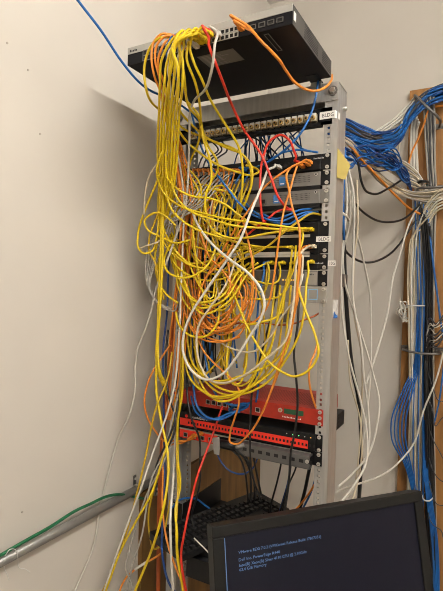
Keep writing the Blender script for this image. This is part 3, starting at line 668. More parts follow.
def fo(i):
    x = 198 + i * 5; xl = 183 + (i * 7 % 12) * 2.1
    yb = rnd(318, 346)
    return [(x, 171, .03), (x - 4, 174, .06), (x - 9, 190, .07), (xl + 6, 212, .08), (xl, 245, rnd(.07, .1)), (xl - 1, 285, rnd(.07, .1)), (xl + 6, yb - 14, .1), (xl + 20, yb, .11), (xl + 40, yb - 10, .1), (xl + 50, yb - 40, .08), (xl + 44 + rnd(-8, 8), 272, .05)]
filler('orange', 9, 'orange patch cable hanging in the long loops at left of tangle', 'orange loops at left of the tangle', fo, a=.004)
def fo2(i):
    i = i * 1.6; x = 176 + i * 2.2
    return [(173 + i * .8, 118 + i * 3, .2), (176 + i, 150, .16), (x + 2, 186, .12), (x + 3 + rnd(-2, 2), 220, .11), (x + rnd(-3, 3), 262, .1), (x - 3 + rnd(-2, 2), 305, .1), (x - 6 + rnd(-2, 2), 345, .09), (x - 9, 385, .08), (166 + i * .6, 420, .08)]
filler('orange', 5, 'orange cable running straight down beside the left post', 'straight orange cables by the left post', fo2)
def fr(i):
    return [(181 + i * 2.5, 200, .07), (180 + i * 2, 245, .08), (176 + i * 2, 290, .08), (172 + i * 1.2, 330, .08), (167 + i * 1.5, 372, .08), (164 + i * 1.4, 405, .07), (162 + i, 450, .07), (159 + i, 500, .07), (158 + i, 548, .07), (157.5 + i, 600, .07)]
filler('rust', 3, 'dark red cable hanging down behind the left bundle', 'dark red cables behind left bundle', fr)
def fb(i):
    x = 184 + i * 2.2
    return [(x + 8, 176, .02), (x + 2, 196, .035), (x + rnd(-2, 2), 240, .04), (x + rnd(-3, 3), 290, .04), (x + rnd(-3, 3), 335, .04), (x + rnd(-2, 3), 372, .04)]
filler('black', 15, 'black cable hanging straight at the back of the tangle', 'black cables at back of the tangle', fb)
def fb2(i):
    x = 214 + i * 9
    return [(x, 264, .03), (x - 2, 276, .05), (x - rnd(4, 12), 310, .05), (x - rnd(8, 22), 350, .05), (x - rnd(10, 26), 384, .05)]
filler('black', 4, 'thin black cable dropping from single jack row behind yellow ones', 'thin black drops from the single row', fb2)
def fg(i):
    x = 196 + i * 4.0; k = i % 5
    return [(x, 172.5, .012), (x - 6, 173, .04), (x - 17, 181, .09), (x - 30 - i * .6, 204, .125), (172 - k * 3.4, 226 + k, .135), (161 - k * 3.2, 250, .12), (153 - k * 1.8, 270, .13), (150 - k * .6, 286, .13), (156 + k, 299 + k * 1.6, .12), (168 + k * 1.5, 307 + k, .1), (176 + k, 301 - k * 2, .09), (179 + k, 280 - k * 8, .08), (182 + k, 240, .06)]
filler('grey', 12, 'grey cable fanning from black switch into the loop at left', 'grey fan of cables at left', fg)
def fbl(i):
    x = 206 + i * 8
    return [(x + 12, 172, .03), (x + 6, 182, .05), (x - 4, 206, .06), (x - 10 + rnd(-6, 6), 240, .05), (x - 6, 280, .05), (x + rnd(-6, 6), 320, .05), (x + rnd(-10, 8), 368, .05)]
filler('blue', 5, 'blue cable threading down through the middle of the tangle', 'blue cables threading the tangle', fbl, r=.0026)
def fw(i):
    x = 212 + i * 9
    return [(x, 176 + i, .03), (x - 8, 182, .06), (x - 16, 196, .08), (x - 22, 230, .09), (x - 24, 270, .08), (x - 18, 312, .08), (x - 16, 340, .07)]
filler('cream', 4, 'cream cable arching down inside the left of tangle', 'cream cables inside the tangle', fw)
# --- orange heroes
cable('orange', '237,22,.305 243,23,.33 250,28,.34 260,40,.34 276,56,.3 285,69,.22 296,83,.14 305,89,.1 314,91,.08 325,87.5,.05 331,81,.02 332,75,-.02', 'orange cable drooping from top switch uplink to right end of bar', a=S, r=.0032)
cable('orange', '240,27,.305 246,28,.335 253,32,.345 263,43,.34 277,58,.3 286,71,.22 296,84,.15 304,88.5,.11', 'orange cable paired under the drooping one on top switch', a=S)
cable('orange', '182,42,.305 172,35,.33 162,34,.345 154,42,.35 151.5,55,.35 153.5,73,.34 160,91,.3 164,112,.25 170,134,.2 174,152,.17 180,180,.14 184,204,.12 184,226,.11 180,262,.1 176,300,.1', 'orange cable nearest the left corner of the top switch', a=S)
cable('orange', '184,44,.305 176,37,.33 166,36,.345 157,45,.35 155,58,.345 159,76,.33 163,92,.29 167,114,.24 173,140,.18 178,168,.15 182,200,.13 180,240,.12', 'orange cable second from left corner of the top switch', a=S)
cable('orange', '186,46,.305 178,40,.33 168,40,.34 161,50,.345 158,62,.34 163,80,.32 168,100,.27 171,128,.2 176,160,.16 180,190,.14', 'orange cable third from left corner, closest to the white one', a=S)
cable('orange', '309.5,162,.03 300,163,.05 292,166.5,.06 287.5,172,.07 289,190,.09 293,210,.1 299,226,.11 299.5,250,.12 298,280,.12 295,310,.12 290,334,.12 280,362,.12 272,388,.12 263,411,.11 255,426,.1 246,437,.09 236,444,.08 230,442,.08 230,434,.08 234,420,.09 239,402,.1 238,387,.1 225,373,.1 212,361,.1 203,350,.1 197,333,.1 194,312,.1', 'long orange cable reaching down to loop in front of the red strip', a=.004)
cable('orange', '308,164,.03 298,164,.05 282,173,.07 261,191,.09 250,208,.1 236,228,.11 222,252,.11 207,276,.11 199,294,.11 200,318,.11 204,334,.11 222,341,.11 240,337,.1', 'orange cable slanting down left across both silver servers', a=.004)
cable('orange', '302,166,.03 296,169,.05 290,190,.07 284,210,.09 280,232,.1 277,254,.1 273,282,.1 266,309,.1 255,321,.1 240,328,.1 222,330,.1 208,322,.1', 'orange cable dropping steeply past the blue sticker and curling left', a=.004)
cable('orange', '309.5,247,.03 304,247,.045 301,254,.06 300.5,268,.07 299,292,.08 294,316,.08 288,340,.08 280,368,.08 270,394,.07', 'orange cable from lower row plug near its right end', a=.005)
cable('amber', '321,215,-.01 312,213.5,.02 299,221,.05 283,233,.07 268,246,.08 254,254,.085 238,262,.09 222,272,.09 212,284,.09', 'orange yellow cable entering the dark slot at its right end')
cable('rust', '321,312,-.03 312,317,.01 304,320,.02 292,324,.03 282,325,.04 261,323,.05 244,322,.06 228,326,.07', 'brown orange cable leaving through the right post below silver server')
cable('orange', '318,340,-.01 315,352,.01 309.5,366,.03 309.5,384,.03 312,396,.02 316,408,-.002', 'short orange cable bowed at right end of the red appliance')
cable('orange', '200,232,.1 210,258,.11 222,270,.12 230.5,285,.12 226,297,.12 212,309,.12 203,320,.11 198,340,.1', 'orange cable bent in an S across the white loop at left')
cable('orange', '244,225,.08 235,240,.1 224,260,.11 206,278,.12 199.5,294,.12 199,312,.12 206,326,.12 216,331,.12 230,326,.12 240,314,.11 246,296,.1', 'orange cable circling within the white loop, lowest ring')
cable('orange', '242,218,.08 248,240,.1 253,267,.11 253,290,.11 248,318,.11 238,336,.11 220,342,.11 200,338,.11 188,322,.1 184,306,.09', 'orange cable ringing the tangle just inside its right edge')
cable('orange', '228,262,.09 232,284,.1 241,296,.11 241,312,.11 232,326,.11 216,332,.11 203,324,.1 195,306,.1 191,280,.09', 'orange cable in the smaller middle ring of the tangle')
cable('orange', '170,345,.09 162,357,.11 152,373,.13 146,390,.14 144.5,400,.14 147,416,.13 156,432,.12 166,442,.09 176,440,.05', 'orange cable bulging left over the wall at mid height')
cable('orange', '163,440,.09 163,470,.12 163,515,.2 168,545,.225 176,568,.235 184,588,.24 190,612,.24', 'orange cable going down beside left post to bottom edge')
cable('orange', '200,434,.02 194,438,.03 186,441,.04 178,441,.05 170,441,.06 164,444,.06', 'orange cable plugged into the lowest red appliance, upper one', a=.006)
cable('orange', '193,436,.02 188,440,.03 182,443,.04 174,444,.05 168,446,.05', 'orange cable plugged into the lowest red appliance, lower one', a=.006)
cable('orange', '163,552,.14 156,557,.16 147,562,.17 136,569,.18 126,578,.19 120,590,.2 118,610,.2', 'orange cable with white sleeve curving out at lower left')
cable('white', '147.5,561.5,.171 141,565.5,.177 135,569.5,.182', 'white sleeve on the curving orange cable at lower left', r=.0038, name='cable_sleeve', cat='cable sleeve')
# --- white heroes
cable('white', '279,167,.03 275,166,.05 268,170,.08 263,183,.1 250,214,.14 240,240,.16 228,258.5,.17 206,290.5,.18 190,316,.18 184,333,.18 183,351,.18 191,370,.18 205,379.5,.18 221,375,.18 236,358,.18 250,336,.18 260,320,.18 264.5,306,.18 262,292,.18 251,276,.18 229,259,.185 213,245,.17 201,230,.15 194,216,.13 191,200,.11 193,184,.09', 'thick white cable making the biggest loop across the tangle', a=.004, r=.0034)
cable('cream', '313.5,246.5,.03 307,247.5,.05 300,254,.07 296,266,.09 295,285,.11 292,314,.13 285,341,.14 267,358,.15 240,377.5,.155 223,383,.155 209,379.5,.155 200,364,.155 196.5,343,.15 198.5,326,.15 209,309,.14 222,291,.13 230,276,.11 236,258,.08', 'cream cable in the second loop hanging inside the biggest one', a=.005, r=.0030)
cable('cream', '303,255,.06 302,272,.08 296,296,.09 281,318,.1 268,340,.1 252,352,.1 236,350,.1 220,342,.09 206,330,.08', 'thin cream cable swagging across the open gap')
cable('white', '303,274,.05 301,282,.06 297,294,.06 293,310,.06 286,330,.06', 'short white cable beside yellow one below single jack row')
cable('shadedwhite', '217,33,.305 215,30,.34 214.5,46,.36 212.5,66,.35 209.5,79,.33 204,91,.28 193.5,102,.24 190,112,.22 189.5,135,.19 188.5,165,.16 187.5,188,.15 185,208,.15 178,230,.14 166,264,.14 155.5,291,.13 151.5,310,.13 144,333,.13 138,348,.13 135.5,366,.13 135,392,.14 130,414,.15 118,440,.15 110,468,.16 101.5,501,.17 93,548,.2 75,591,.25 66,612,.27', 'long white cable toned grey for shade, falling from top switch along the wall', a=S, r=.0031)  # white cable; the grey of its shaded lower run is put into the colour
cable('white', '184,46,.305 176,45,.33 170,50,.34 168,66,.34 170,84,.32 172,104,.27 172,127,.21 176,147,.18 182,180,.14 184,205,.12 183,240,.12 181,290,.12 179,340,.12 174,388,.14 164,423,.16 154,450,.18 142.5,484,.2 131,515,.21 120,545,.22 108,580,.23 98,610,.23', 'white cable leaving switch left of yellow sheaf, crossing the conduit', a=S)
cable('white', '195,45,.305 187,44,.33 180,52,.34 176,68,.33 173,90,.29 174,112,.24 176,140,.19', 'short white cable amid the yellow sheaf at top', a=S)
cable('grey', '185,370,.06 178,395,.09 170,430,.13 163,455,.15 151.5,479,.18 147,504,.19 142,535,.2 134,560,.2 128,585,.2 124,610,.2', 'grey cable angling left under the white one by conduit')
cable('grey', '178,405,.05 172,440,.09 160,470,.14 148,492,.17 138,520,.19 130,548,.2 126,566,.21 132,585,.2 136,605,.2', 'grey wire curling back to the right at lower left')
cable('white', '180,398,.07 176,425,.08 174.5,455,.09 173,484,.16 170.5,515,.215 171,550,.23 173,591,.235 174,615,.235', 'white cable hanging in front of the left post at bottom', r=.0034)
cable('cream', '168,150,.2 161,160,.2 154,168,.19 148,180,.18 145,196,.18 144,215,.17', 'thin cream cable straying left onto shadowed wall')
cable('cream', '138,249,.15 146,246,.16 154,243.5,.16 162,240,.15', 'thin cream lead poking left beneath the yellow loop')
# --- red heroes
cable('red', '209,32,.305 208,36,.335 209,46,.35 215,62,.35 222,80,.31 231,103,.22 244,130,.15 262,156,.11 270,175,.1 280,200,.08 288,208.5,.05 291,209,.03', 'red cable slanting from top switch down across ivory jacks', a=S, r=.0033)
cable('red', '298.5,163,.03 296,158,.05 294,151,.06 289.5,140.5,.075 281,135,.08 270,141,.09 263,158,.095 260,184,.1 261,208,.1 263,220,.09 268,226,.07', 'red cable standing up in a tall arch over black switch', a=.004, r=.0033)
cable('red', '292,210,.04 283,209.5,.06 276,212,.07 270,217,.08 258,226,.08 246,236,.07', 'red cable curving left under the second silver server')
cable('red', '222.5,406,.025 219,416,.04 215,428,.05 207,450,.08 200,468,.11 190,506,.20 184,535,.23 181,555,.235 183,575,.24 188,600,.24', 'red cable running from the red appliance down to bottom', r=.0032)
cable('rust', '166,392,.06 163,420,.06 160,462,.06 158,505,.06 157.5,550,.06 157,600,.06', 'dark red cable standing against the wood edge at lower left', r=.003)
# --- blue heroes
bw = [CAMP + ray(px, py) * t for px, py, t in ((58, -28, 1.0), (66, -16, 1.02), (77.6, 0, 1.04), (100.6, 30, 1.09), (122, 62, 1.15), (141, 84, 1.21), (152, 91.5, 1.25), (163, 96, 1.29), (185, 108, 1.36), (200, 122, 1.42))]
tag(tubeobj('patch_cable', bw, .0030, CC['blue']), 'blue cable coming down from top edge across bare left wall', 'cable')
cable('blue', '188,44,.305 180,34,.33 173,36,.335 168,44,.34 167,56,.33 168,70,.3 176,78,.25 184,91,.2 190,108,.16 199,141,.12 208.5,163,.1 222,181,.1 239,203,.1 253,215,.09 266,219.5,.08 279,223.5,.07 290,224,.05 299,218,.04 310,213,.01 318,212,-.02', 'blue cable running from top switch diagonally into dark slot', a=S)
cable('blue', '243,200,.08 256,213,.09 268,219.5,.085 281,221,.07 297,215,.04 308,212,.01 316,213,-.02', 'blue cable lying above its twin into the dark slot')
cable('blue', '262,214,.08 276,219,.07 288,215,.06 300,210,.03 312,209,-.01', 'short blue cable topmost of those entering dark slot')
cable('blue', '318,76,-.02 318,82,.012 313,108,.03 300,134,.05 281,153,.06 262,165,.055 252,168,.04 244,170,.03', 'blue cable dropping from the top bar to black switch', z=.004, r=.0031)
cable('blue', '290,136,-.06 295,143,-.03 305,150,.0 318,152.5,.002', 'blue cable squeezed above the black switch, upper', r=.0028)
cable('blue', '270,160,.03 282,153,.02 298,150,.01 312,151.5,.004', 'blue cable squeezed above the black switch, lower', r=.0028)
cable('navy', '170,236,.07 168,280,.07 167,313,.08 163.5,346,.09 163.5,386,.1 164,430,.09 164.5,480,.13 162.5,520,.2 163,560,.225 170,585,.23 182,600,.23', 'dark blue cable hanging among straight ones at far left', r=.003)
cable('blue', '193,300,.06 192,350,.07 193.5,386,.08 198,408,.09 207,417,.09 216,419.5,.085 229,416,.07 240,408,.05 246,406,.03', 'blue cable in the deep loop over the black appliance', r=.0034)
cable('blue', '203,340,.06 206,362,.07 211,384,.08 220,399,.08 232,405,.07 244,405,.05 250,403,.03', 'blue cable in the shallower loop over red appliance ports', r=.0034)
cable('blue', '191,396,.06 196,412,.08 206,419,.08 218,418,.08 230,413,.07 240,412,.05', 'blue cable lying lowest of the loops over black appliance', r=.003)
cable('blue', '268,263,.03 264,272,.05 261,286,.06 258.5,302,.06 257,322,.06 255,345,.06 257,368,.06 258,390,.06 256,402,.05', 'blue cable dropping straight from the single jack row', a=.005)
cl = []
for j in range(34):
    t = j / 33 * 2 * math.pi * 2.6; cl.append((239 + math.cos(t) * (7 + j * .1), 407.5 - math.cos(t) * 2.6 + math.sin(t) * 3.2, .035 + j * .0006))
cable('blue', cl, 'small blue coil hanging in front of red appliance ports', r=.0028, sub=3)
cable('blue', '172,508,.06 178,501,.03 186,498,.0 196,499,-.03 206,506,-.06 214,512,-.08', 'blue cable arched over the shelf beside keyboard')
# --- black heroes
cable('black', '168,330,.06 166,355,.08 167,380,.1 169,398,.11 175,416,.11 174,434,.12 165,452,.14 158,466,.15 152,478,.14', 'black cable crossing left in an X by the left post, upper start')
cable('black', '178,340,.06 177,380,.08 178,398,.09 175,420,.12 168,440,.14 160,456,.15 155,470,.14', 'black cable in the X by left post, steeper one')
cable('black', '186,340,.05 187,380,.06 187.5,398,.08 192,420,.09 199,437,.08 200,460,.07 200,480,.07 196,500,.06 192,515,.05 196,535,.06 214,556,.08', 'black cable hanging over the left end of red strip')
cable('black', '299,290,.06 297.5,325,.08 294,353,.09 296,377,.09 297.5,405,.07 295,430,.06 290.5,455,.05 289,480,.05 284,515,.05 280,540,.05', 'black cable hanging over the green display', r=.0032)
cable('black', '281,264,.03 278,280,.05 273,309,.05 266,336,.05 259,362,.05 253,386,.06 251,404,.06 250.5,420,.06 250,444,.06 253,478,.05 261,500,.04', 'black cable from single jack row down past blue coil', a=.005)
for i, s in enumerate(('231,449,.04 240,458,.03 245,472,.02 247,486,.0 248,502,-.02', '243,450,.03 250,466,.02 253.5,478,.01 254.5,500,-.02', '252,450,.02 256,470,.01 261,494,-.02', '235,449,.04 243,456,.03 249,468,.02 251,484,.0 251,502,-.02')):
    cable('black', s, 'black cable dropping behind keyboard from the adapter plug', 'black drops from the adapter plug')
cable('white', '194,538,.21 199,543,.215 206,550,.22 212,557,.22', 'thin white lead lying across near end of the keyboard', r=.0016)
cable('navy', '216,450,.04 219,458,.035 230,471,.03 243,474,.02 253,468,.01 258,457,.0', 'dark blue wire in a low U before the plywood')
for s, lab, c_, r_ in (('282,455,-.1 281,463,-.1 277.5,480,-.12 271,505,-.14 268,525,-.15', 'black cable first from left in the lower right gap', 'black', .003), ('292,454,-.08 291,462,-.08 288,486,-.1 279,515,-.12', 'black cable passing behind display drop in lower right gap', 'black', .003),
                       ('298,458,-.1 296,467,-.1 289,484,-.12 281,516,-.14', 'thin black cable bent leftward in the lower right gap', 'black', .0026), ('312,458,-.1 309.5,468,-.1 305,490,-.12 299,512,-.14', 'thickest black cable near the right post at bottom', 'black', .0052),
                       ('318,478,-.1 313,487,-.1 304,500,-.12 290,516,-.14', 'orange cable leaning left at bottom beside right post', 'orange', .003), ('317,466,-.1 315,479,-.1 311,492,-.12 301,512,-.14', 'blue cable beside the orange one at bottom right post', 'blue', .003),
                       ('290,470,-.12 288,482,-.12 283,500,-.14 277,520,-.15', 'dark blue cable between black ones in lower right gap', 'navy', .003)):
    cable(c_, s, lab, r=r_)
# --- tangle of blue and black behind the jack panel
def fbk(i):
    x = 246 + i * 4.4; d = rnd(-26, 26)
    return [(x - d * .4, 122 + rnd(0, 6), -.06), (x, 133 + rnd(-4, 4), -.10), (x + d * .5, 142 + rnd(-3, 3), -.12), (x + d, 152 + rnd(0, 6), -.15), (x + d * 1.2, 166, -.18)]
filler('navy', 13, 'dark blue cable jumbled in the gap behind the jack panel', 'blue jumble behind jack panel', fbk, r=.0022)
filler('blue', 7, 'bright blue cable in the gap behind the jack panel', 'bright blue jumble behind jack panel', fbk, r=.0022)
filler('black', 4, 'black cable jumbled in the gap behind the jack panel', 'black jumble behind jack panel', fbk, r=.0026)
def fbk2(i):
    x = 193 + i * 5
    return [(x + 18, 128, -.04), (x + 12, 138, -.06), (x + 16 + rnd(-6, 6), 150, -.06), (x + 8, 160, -.05), (x + 4, 172, -.04)]
filler('charcoal', 4, 'charcoal cable in the gap behind left half of jack panel', 'charcoal cables behind jack panel', fbk2)
# ------------------------------------------------------------------ cables right of the rack
def B(o): return o
for i in range(38):
    k = (i * 7 % 38) / 38; w_ = (k - .5) * 2
    pts = [(328, 126 + w_ * 8, -.25), (345, 131 + w_ * 12 + rnd(-2, 2), -.36), (366, 140 + w_ * 12 + rnd(-3, 3), -.5), (386, 142 + w_ * 9 + rnd(-2, 2), -.62), (400, 134 + w_ * 8, -.72), (412, 113 + w_ * 8, -.79), (424, 101 + w_ * 8, -.81), (436, 95 + w_ * 8, -.815), (450, 91 + w_ * 8, -.82), (620, 62 + w_ * 8, -.84)]
    cable('blue' if i % 3 else 'navy', pts, 'blue cable in the thick bundle sweeping up onto the board', 'thick blue bundle', r=.0034, jit=.03, sub=5)
for i in range(8):
    pts = [(330, 118 + i * .8, -.2), (346, 122 + i, -.36), (366, 131 + i, -.48), (384, 136 + i * .8, -.6), (398, 131 + i, -.70), (410, 108 + i, -.77), (424, 93 + i, -.80), (440, 85 + i, -.81), (620, 52 + i, -.83)]
    cable('charcoal', pts, 'charcoal cable along the top of the thick blue bundle', 'charcoal cables over blue bundle', r=.0034, jit=.015, sub=5)
for i in range(3):
    cable('white', [(372, 140 - i * 3, -.6), (384, 132 - i * 3, -.66), (394, 125 - i * 3, -.72), (404, 117 - i * 4, -.77), (414, 104 - i * 3, -.8)], 'white cable slipping behind the blue bundle near its middle', 'white cables behind blue bundle', r=.004)
for i in range(22):
    a_ = rnd(0, 1); y = 150 + rnd(-8, 16)
    cable('navy' if i % 2 else 'blue', [(334, y - 6, -.3), (348, y + rnd(-6, 6), -.36), (362, y + rnd(-8, 10), -.44), (378, y + rnd(-4, 12), -.52), (392, y + rnd(0, 16), -.6), (404, 172 + rnd(-6, 10), -.7), (412, 186 + rnd(-8, 8), -.78)], 'blue cable in the loose lower mess right of the rack', 'loose blue mess right of rack', r=.0028, jit=.03, sub=5)
for i in range(7):
    pts = [(332, 132 + i, -.28), (346, 138 + i * 1.4, -.34), (366, 158 + i * 1.6, -.48), (380, 174 + i * 1.4, -.58), (397, 186 + i * 1.2, -.70), (414, 192 + i * 1.2, -.78), (432, 190 + i * 2.0, -.80), (452, 184 + i * 2.0, -.82), (620, 160 + i * 2, -.84)]
    cable('cream' if i % 3 else 'grey', pts, 'cream cable swooping below the blue bundle to the board', 'cream swoop below blue bundle', r=.0038, jit=.01)
for i in range(9):
    pts = [(352, 144 + i * 1.2, -.4), (372, 153 + i * 1.4, -.52), (392, 158 + i * 1.8, -.64), (408, 164 + i * 2.6, -.74), (420, 176 + i * 1.8, -.80), (428 - i * .9, 194 + i, -.82), (427 - i * 1.6, 225, -.835), (425 - i * 1.8, 290, -.84), (423 - i * 1.7, 360, -.84), (422 - i * 1.5, 430, -.84), (420 - i * 1.5, 500, -.84), (420 - i * 1.5, 632, -.85)]
    cable(('white', 'cream', 'grey', 'cream', 'white')[i % 5], pts, 'pale cable arching over onto board and running straight down it', 'pale cables running down the board', r=.0034, jit=.016)
for i in range(7):
    pts = [(452, 188 + i * 3, -.82), (438, 192 + i * 3, -.80), (427, 204 + i * 3.5, -.80), (420 - i * 1.2, 224 + i * 2, -.82), (416 - i * 1.2, 260, -.83), (414 - i * .9, 320, -.83), (415 - i * .8, 400, -.83), (415 - i * 1.2, 470, -.83), (414 - i * 1.0, 632, -.84)]
    cable('white' if i % 2 else 'cream', pts, 'pale cable turning down from right edge in front of the board', 'pale cables turning down the board', r=.0034, jit=.018)
for i in range(7):
    pts = [(424 + i * 1.6, 96, -.80), (424.5 + i * 1.7, 120, -.83), (427 + i * 1.3, 160, -.845), (429 + i * 1.2, 190, -.85), (428 + i * 1.1, 240, -.85), (427 + i * 1.1, 320, -.85), (426 + i * 1.3, 420, -.85), (427 + i * 1.4, 500, -.85), (428 + i * 1.5, 632, -.855)]
    cable('charcoal' if i % 2 else 'grey', pts, 'dark grey cable tied straight down the board behind pale ones', 'dark grey cables down the board', r=.0038, jit=.006)
for i in range(8):
    pts = [(420 + i * 1.4, 205 + i * 3, -.80), (424 + i * 1.1, 250, -.82), (425 + i, 310, -.83), (424 + i * 1.1, 360, -.83), (426 + i * 1.0, 430, -.83), (426 + i * 1.2, 500, -.83), (428 + i * 1.6, 632, -.84)]
    cable('black', pts, 'black cable bunched on board right of the cream ones', 'black bunch on the board', r=.0038, jit=.016)
for i in range(5):
    pts = [(414 + i * 1.3, 110 + i * 3, -.79), (411.5 + i * 1.4, 130, -.82), (411 + i * 1.6, 165, -.835), (413 + i * 1.5, 200, -.84), (414 + i * 1.5, 240, -.845)]
    cable('grey' if i % 2 else 'white', pts, 'grey cable hanging between the two metal rings on board', 'grey cables between board rings', r=.0044)
for i in range(5):
    pts = [(416 + i * 2, 300, -.85), (413.5 + i * 1.5, 366, -.83), (402 + i * 2.6, 392, -.8), (391.5 + i * 3.6, 420, -.78), (392 + i * 3.4, 440, -.78), (404 + i * 1.6, 463, -.8), (414 + i, 500, -.83), (418 + i, 632, -.85)]
    cable('blue', pts, 'blue cable bowing out left of the board bundle near bottom', 'blue bow left of board bundle', r=.0030)
for i in range(5):
    pts = [(423 + i * 1.2, 420, -.84), (424 + i, 470, -.82), (427 + i * 1.2, 500, -.81), (432 + i * 1.3, 540, -.82), (434 + i * 1.2, 632, -.83)]
    cable('blue', pts, 'blue cable in the small bundle behind monitor corner', 'blue bundle behind monitor corner', r=.0032)
for i in range(3):
    cable('blue', [(415 + i * 4.2, 196 + i * 4, -.80), (416 + i * 3.6, 240, -.815), (418 + i * 3, 300, -.82), (415 + i * 4, 370, -.82), (413 + i * 5, 440, -.82), (417 + i * 3, 520, -.82)], 'blue cable threaded down among pale cables on the board', 'blue among pale cables on the board', r=.0026, jit=.01)
cable('blue', '426,200,-.82 430,236,-.81 434,270,-.8 438,300,-.8 442,330,-.8 450,360,-.82', 'blue cable wandering right across lower board', r=.004)
cable('blue', '446,340,-.83 443,372,-.83 439,402,-.83 434,424,-.83', 'blue cable curving down along right picture edge', r=.0034)
cable('orange', '334,132,-.3 346,142,-.34 360,158,-.42 377,176,-.54 398,198,-.7 412,210,-.78 420,214,-.8', 'orange cable slanting under blue bundle from rack to board', r=.0044)
cable('orange', '446,106,-.82 436,106.5,-.82 430,109,-.82 424,124,-.83 418,139,-.83 412,152,-.83 408.5,166,-.83 410,182,-.82 416,198,-.82', 'orange cable running down left side of the board', r=.004)
for s, l in (('352,150,-.36 358.5,165,-.4 361,180,-.42 366,191,-.46 373,194,-.5 389,188,-.6 403,179,-.72 412,174,-.8', 'black cable hanging in the upper loop right of rack'), ('346,190,-.3 354,202,-.36 363,212,-.44 377,220.5,-.54 392,222,-.64 408,216,-.75 420,204,-.8', 'black cable hanging in the middle loop right of rack'),
             ('340,240,-.3 345,250,-.34 355,259,-.42 373,262,-.56 391,253,-.68 406,235,-.78 416,220,-.82', 'black cable hanging in the lowest loop right of rack')):
    cable('black', s, l, r=.0042)
cable('black', '344,205,-.25 344,250,-.3 347.5,321,-.34 352.5,370,-.38 358,396,-.42 361,455,-.46 359,500,-.5 357,540,-.5', 'thickest black cable hanging straight just right of post', r=.0072)
for s, l, c_ in (('346,160,-.2 350,176,-.24 354,220,-.3 363,258,-.42 370,296,-.5 371,330,-.52 370.5,372,-.52 366,420,-.5 358,470,-.48', 'white cable straying farthest right then hanging down straight', 'white'),
             ('430,190,-.82 420,204,-.8 411,220,-.78 400,254,-.74 393,278,-.7 388,311,-.66 380,342,-.6 372,367,-.54 366,384,-.5', 'white cable descending leftward from board across bare wall', 'white'),
             ('344,158,-.2 348,180,-.22 350,220,-.26 343,253,-.28 345,283,-.3 356,318,-.34 366,350,-.38 374,378,-.42 379,400,-.42 377,425,-.4 368,455,-.36 352,474,-.3 338,487,-.2', 'white cable ending in the wide rightward bulge', 'white'),
             ('347,165,-.2 353,190,-.22 353.5,240,-.26 353,300,-.28 361,345,-.32 364,380,-.34 368,410,-.36 369,440,-.36 366,462,-.34 356,483,-.28 345,500,-.2', 'white cable hanging second inward from the rightward bulge', 'white'),
             ('345,170,-.18 347,200,-.2 342,250,-.22 341,290,-.22 344,330,-.24 349.5,360,-.26 361,403,-.3 367,436,-.3 366,462,-.28 352,488,-.2 336,508,-.12', 'white cable closest to the post over its whole length', 'white'),
             ('448,330,-.8 436,380,-.78 423,412,-.76 413.5,444,-.74 397,464,-.68 380,476,-.58 364,482,-.5 348,487,-.36 336,492,-.2', 'white cable in the long low sweep from board to post', 'white'),
             ('348,340,-.3 350,380,-.32 360,420,-.36 362,450,-.36 358,480,-.34 352,502,-.3', 'thin white cable inside the hanging group near bottom', 'cream'),
             ('357,180,-.3 357.5,230,-.3 354,260,-.3 355,320,-.32 361,350,-.34 362,400,-.36 360,440,-.36 356,480,-.34', 'thin cream cable straight between white ones right of post', 'cream'),
             ('330,212,-.09 334,211,-.085 340,212,-.082 345,215,-.1 349,220,-.14', 'white tie wrapped round the side of right post', 'white'),
             ('402,121,-.7 400,135,-.72 399,150,-.72 396,166,-.7', 'thin cream strand hanging under the blue bundle', 'cream')):
    cable(c_, s, l, r=.0030 if 'thin' in l else .0036)
cable('blue', '345,150,-.16 344,180,-.16 343,210,-.17 344,240,-.2', 'blue cable pressed behind right post under yellow tag', r=.0040)
# board rings and ties
def ringbar(name, a_, b_, label, r=.005):
    p, q = K(*a_), K(*b_); t = thing(name, label, 'cable bracket', p)
    p0 = Vector((p.x, .878, p.z)); q0 = Vector((q.x, .878, q.z))
    MB().tube([p0, p, (p + q) / 2 + Vector((0, -.012, -.004)), q, q0], r, DKSTEEL, 8).build('bar', t)
    for e in (p0, q0):
        MB().box((e.x - .024, .8745, e.z - .011), (e.x + .024, .878, e.z + .011), DKSTEEL, .001).cyl((e.x + .016, .8745, e.z), (e.x + .016, .871, e.z), .006, STEEL, 10).build('foot_plate', t)
ringbar('cable_bracket', (416, 96, -.745), (437, 116, -.745), 'dark metal bracket holding blue bundle at board top')
ringbar('cable_bracket', (420, 188, -.76), (446, 186, -.76), 'dark metal bracket across cables at board middle')
ringbar('cable_bracket', (404, 350, -.79), (437, 354, -.79), 'dark metal bracket across cables lower on the board')
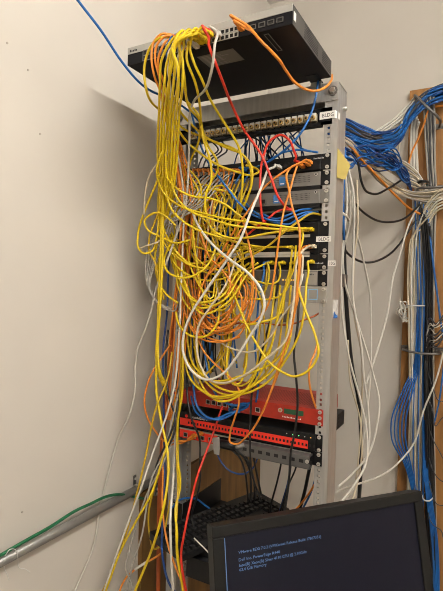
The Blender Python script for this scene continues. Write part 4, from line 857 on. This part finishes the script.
for i, (x0_, x1_, y, l) in enumerate(((406, 424, 305, 'white tie round pale cables above the lowest bracket'), (418, 428, 182, 'black hook strap where swooping cables meet the board'), (422, 432, 498, 'white tie round blue bundle behind monitor corner'))):
    p, q = K(x0_, y, -.80), K(x1_, y + 1, -.80); md = (p + q) / 2
    rx = (q - p).length / 2; pts = [md + Vector((math.cos(t / 12 * 2 * math.pi) * rx, math.sin(t / 12 * 2 * math.pi) * .045 + .02, 0)) for t in range(13)]
    o = MB(); o.tube(pts, .006 if i == 1 else .0028, CC['black' if i == 1 else 'thread'], 6)
    tag(o.build('cable_tie'), l, 'cable tie')
m = MB()
c0 = K(405, 308, -.83)
for j in range(7):
    m.tube([c0 + Vector((rnd(-.01, .02), 0, .01)), c0 + Vector((rnd(-.03, .02), rnd(-.03, .0), rnd(-.02, .03))), c0 + Vector((rnd(-.02, .02), rnd(-.03, 0), rnd(-.06, .01))), c0 + Vector((rnd(0, .02), 0, rnd(-.06, 0)))], .0035, CC['white'], 5)
tag(m.build('tie_scraps'), 'frayed clump of white tie ends at left of the board bundle', 'cable ties')
def fend(i):
    y = 318 + i * 4.5
    return [(452, y - 6 + rnd(-8, 8), -.78), (444, y + rnd(-4, 4), -.76), (436, y + 6 + rnd(-3, 3), -.76), (430, y + 4 + rnd(-4, 6), -.79), (426, y + 18, -.82)]
filler('charcoal', 7, 'dark cable branching off to right from the board bunch', 'dark branches off the board bunch', fend, r=.003)
filler('white', 4, 'thin white wire fanning right from the board bunch', 'white wires fanning off the board bunch', fend, r=.0018)
def fbr(i):
    y = 400 + i * 26
    return [(427, y - 30, -.83), (433, y - 10 + rnd(-5, 5), -.8), (438 + rnd(-3, 3), y, -.8), (444, y + rnd(-14, 10), -.82), (454, y + rnd(-16, 8), -.83)]
filler('charcoal', 6, 'thin dark wire looping over right edge of the board', 'thin dark wires on the board', fbr, r=.002)
#ENDCABLES#
# ------------------------------------------------------------------ world and view
w = bpy.data.worlds.new('World'); SC.world = w; w.use_nodes = True
w.node_tree.nodes['Background'].inputs[0].default_value = (.9, .88, .85, 1); w.node_tree.nodes['Background'].inputs[1].default_value = .02
SC.view_settings.view_transform = 'Standard'; SC.view_settings.look = 'None'; SC.view_settings.gamma = 1; SC.view_settings.use_curve_mapping = False
SC.view_settings.exposure = 0.10
SC.cycles.filter_width = 0.95
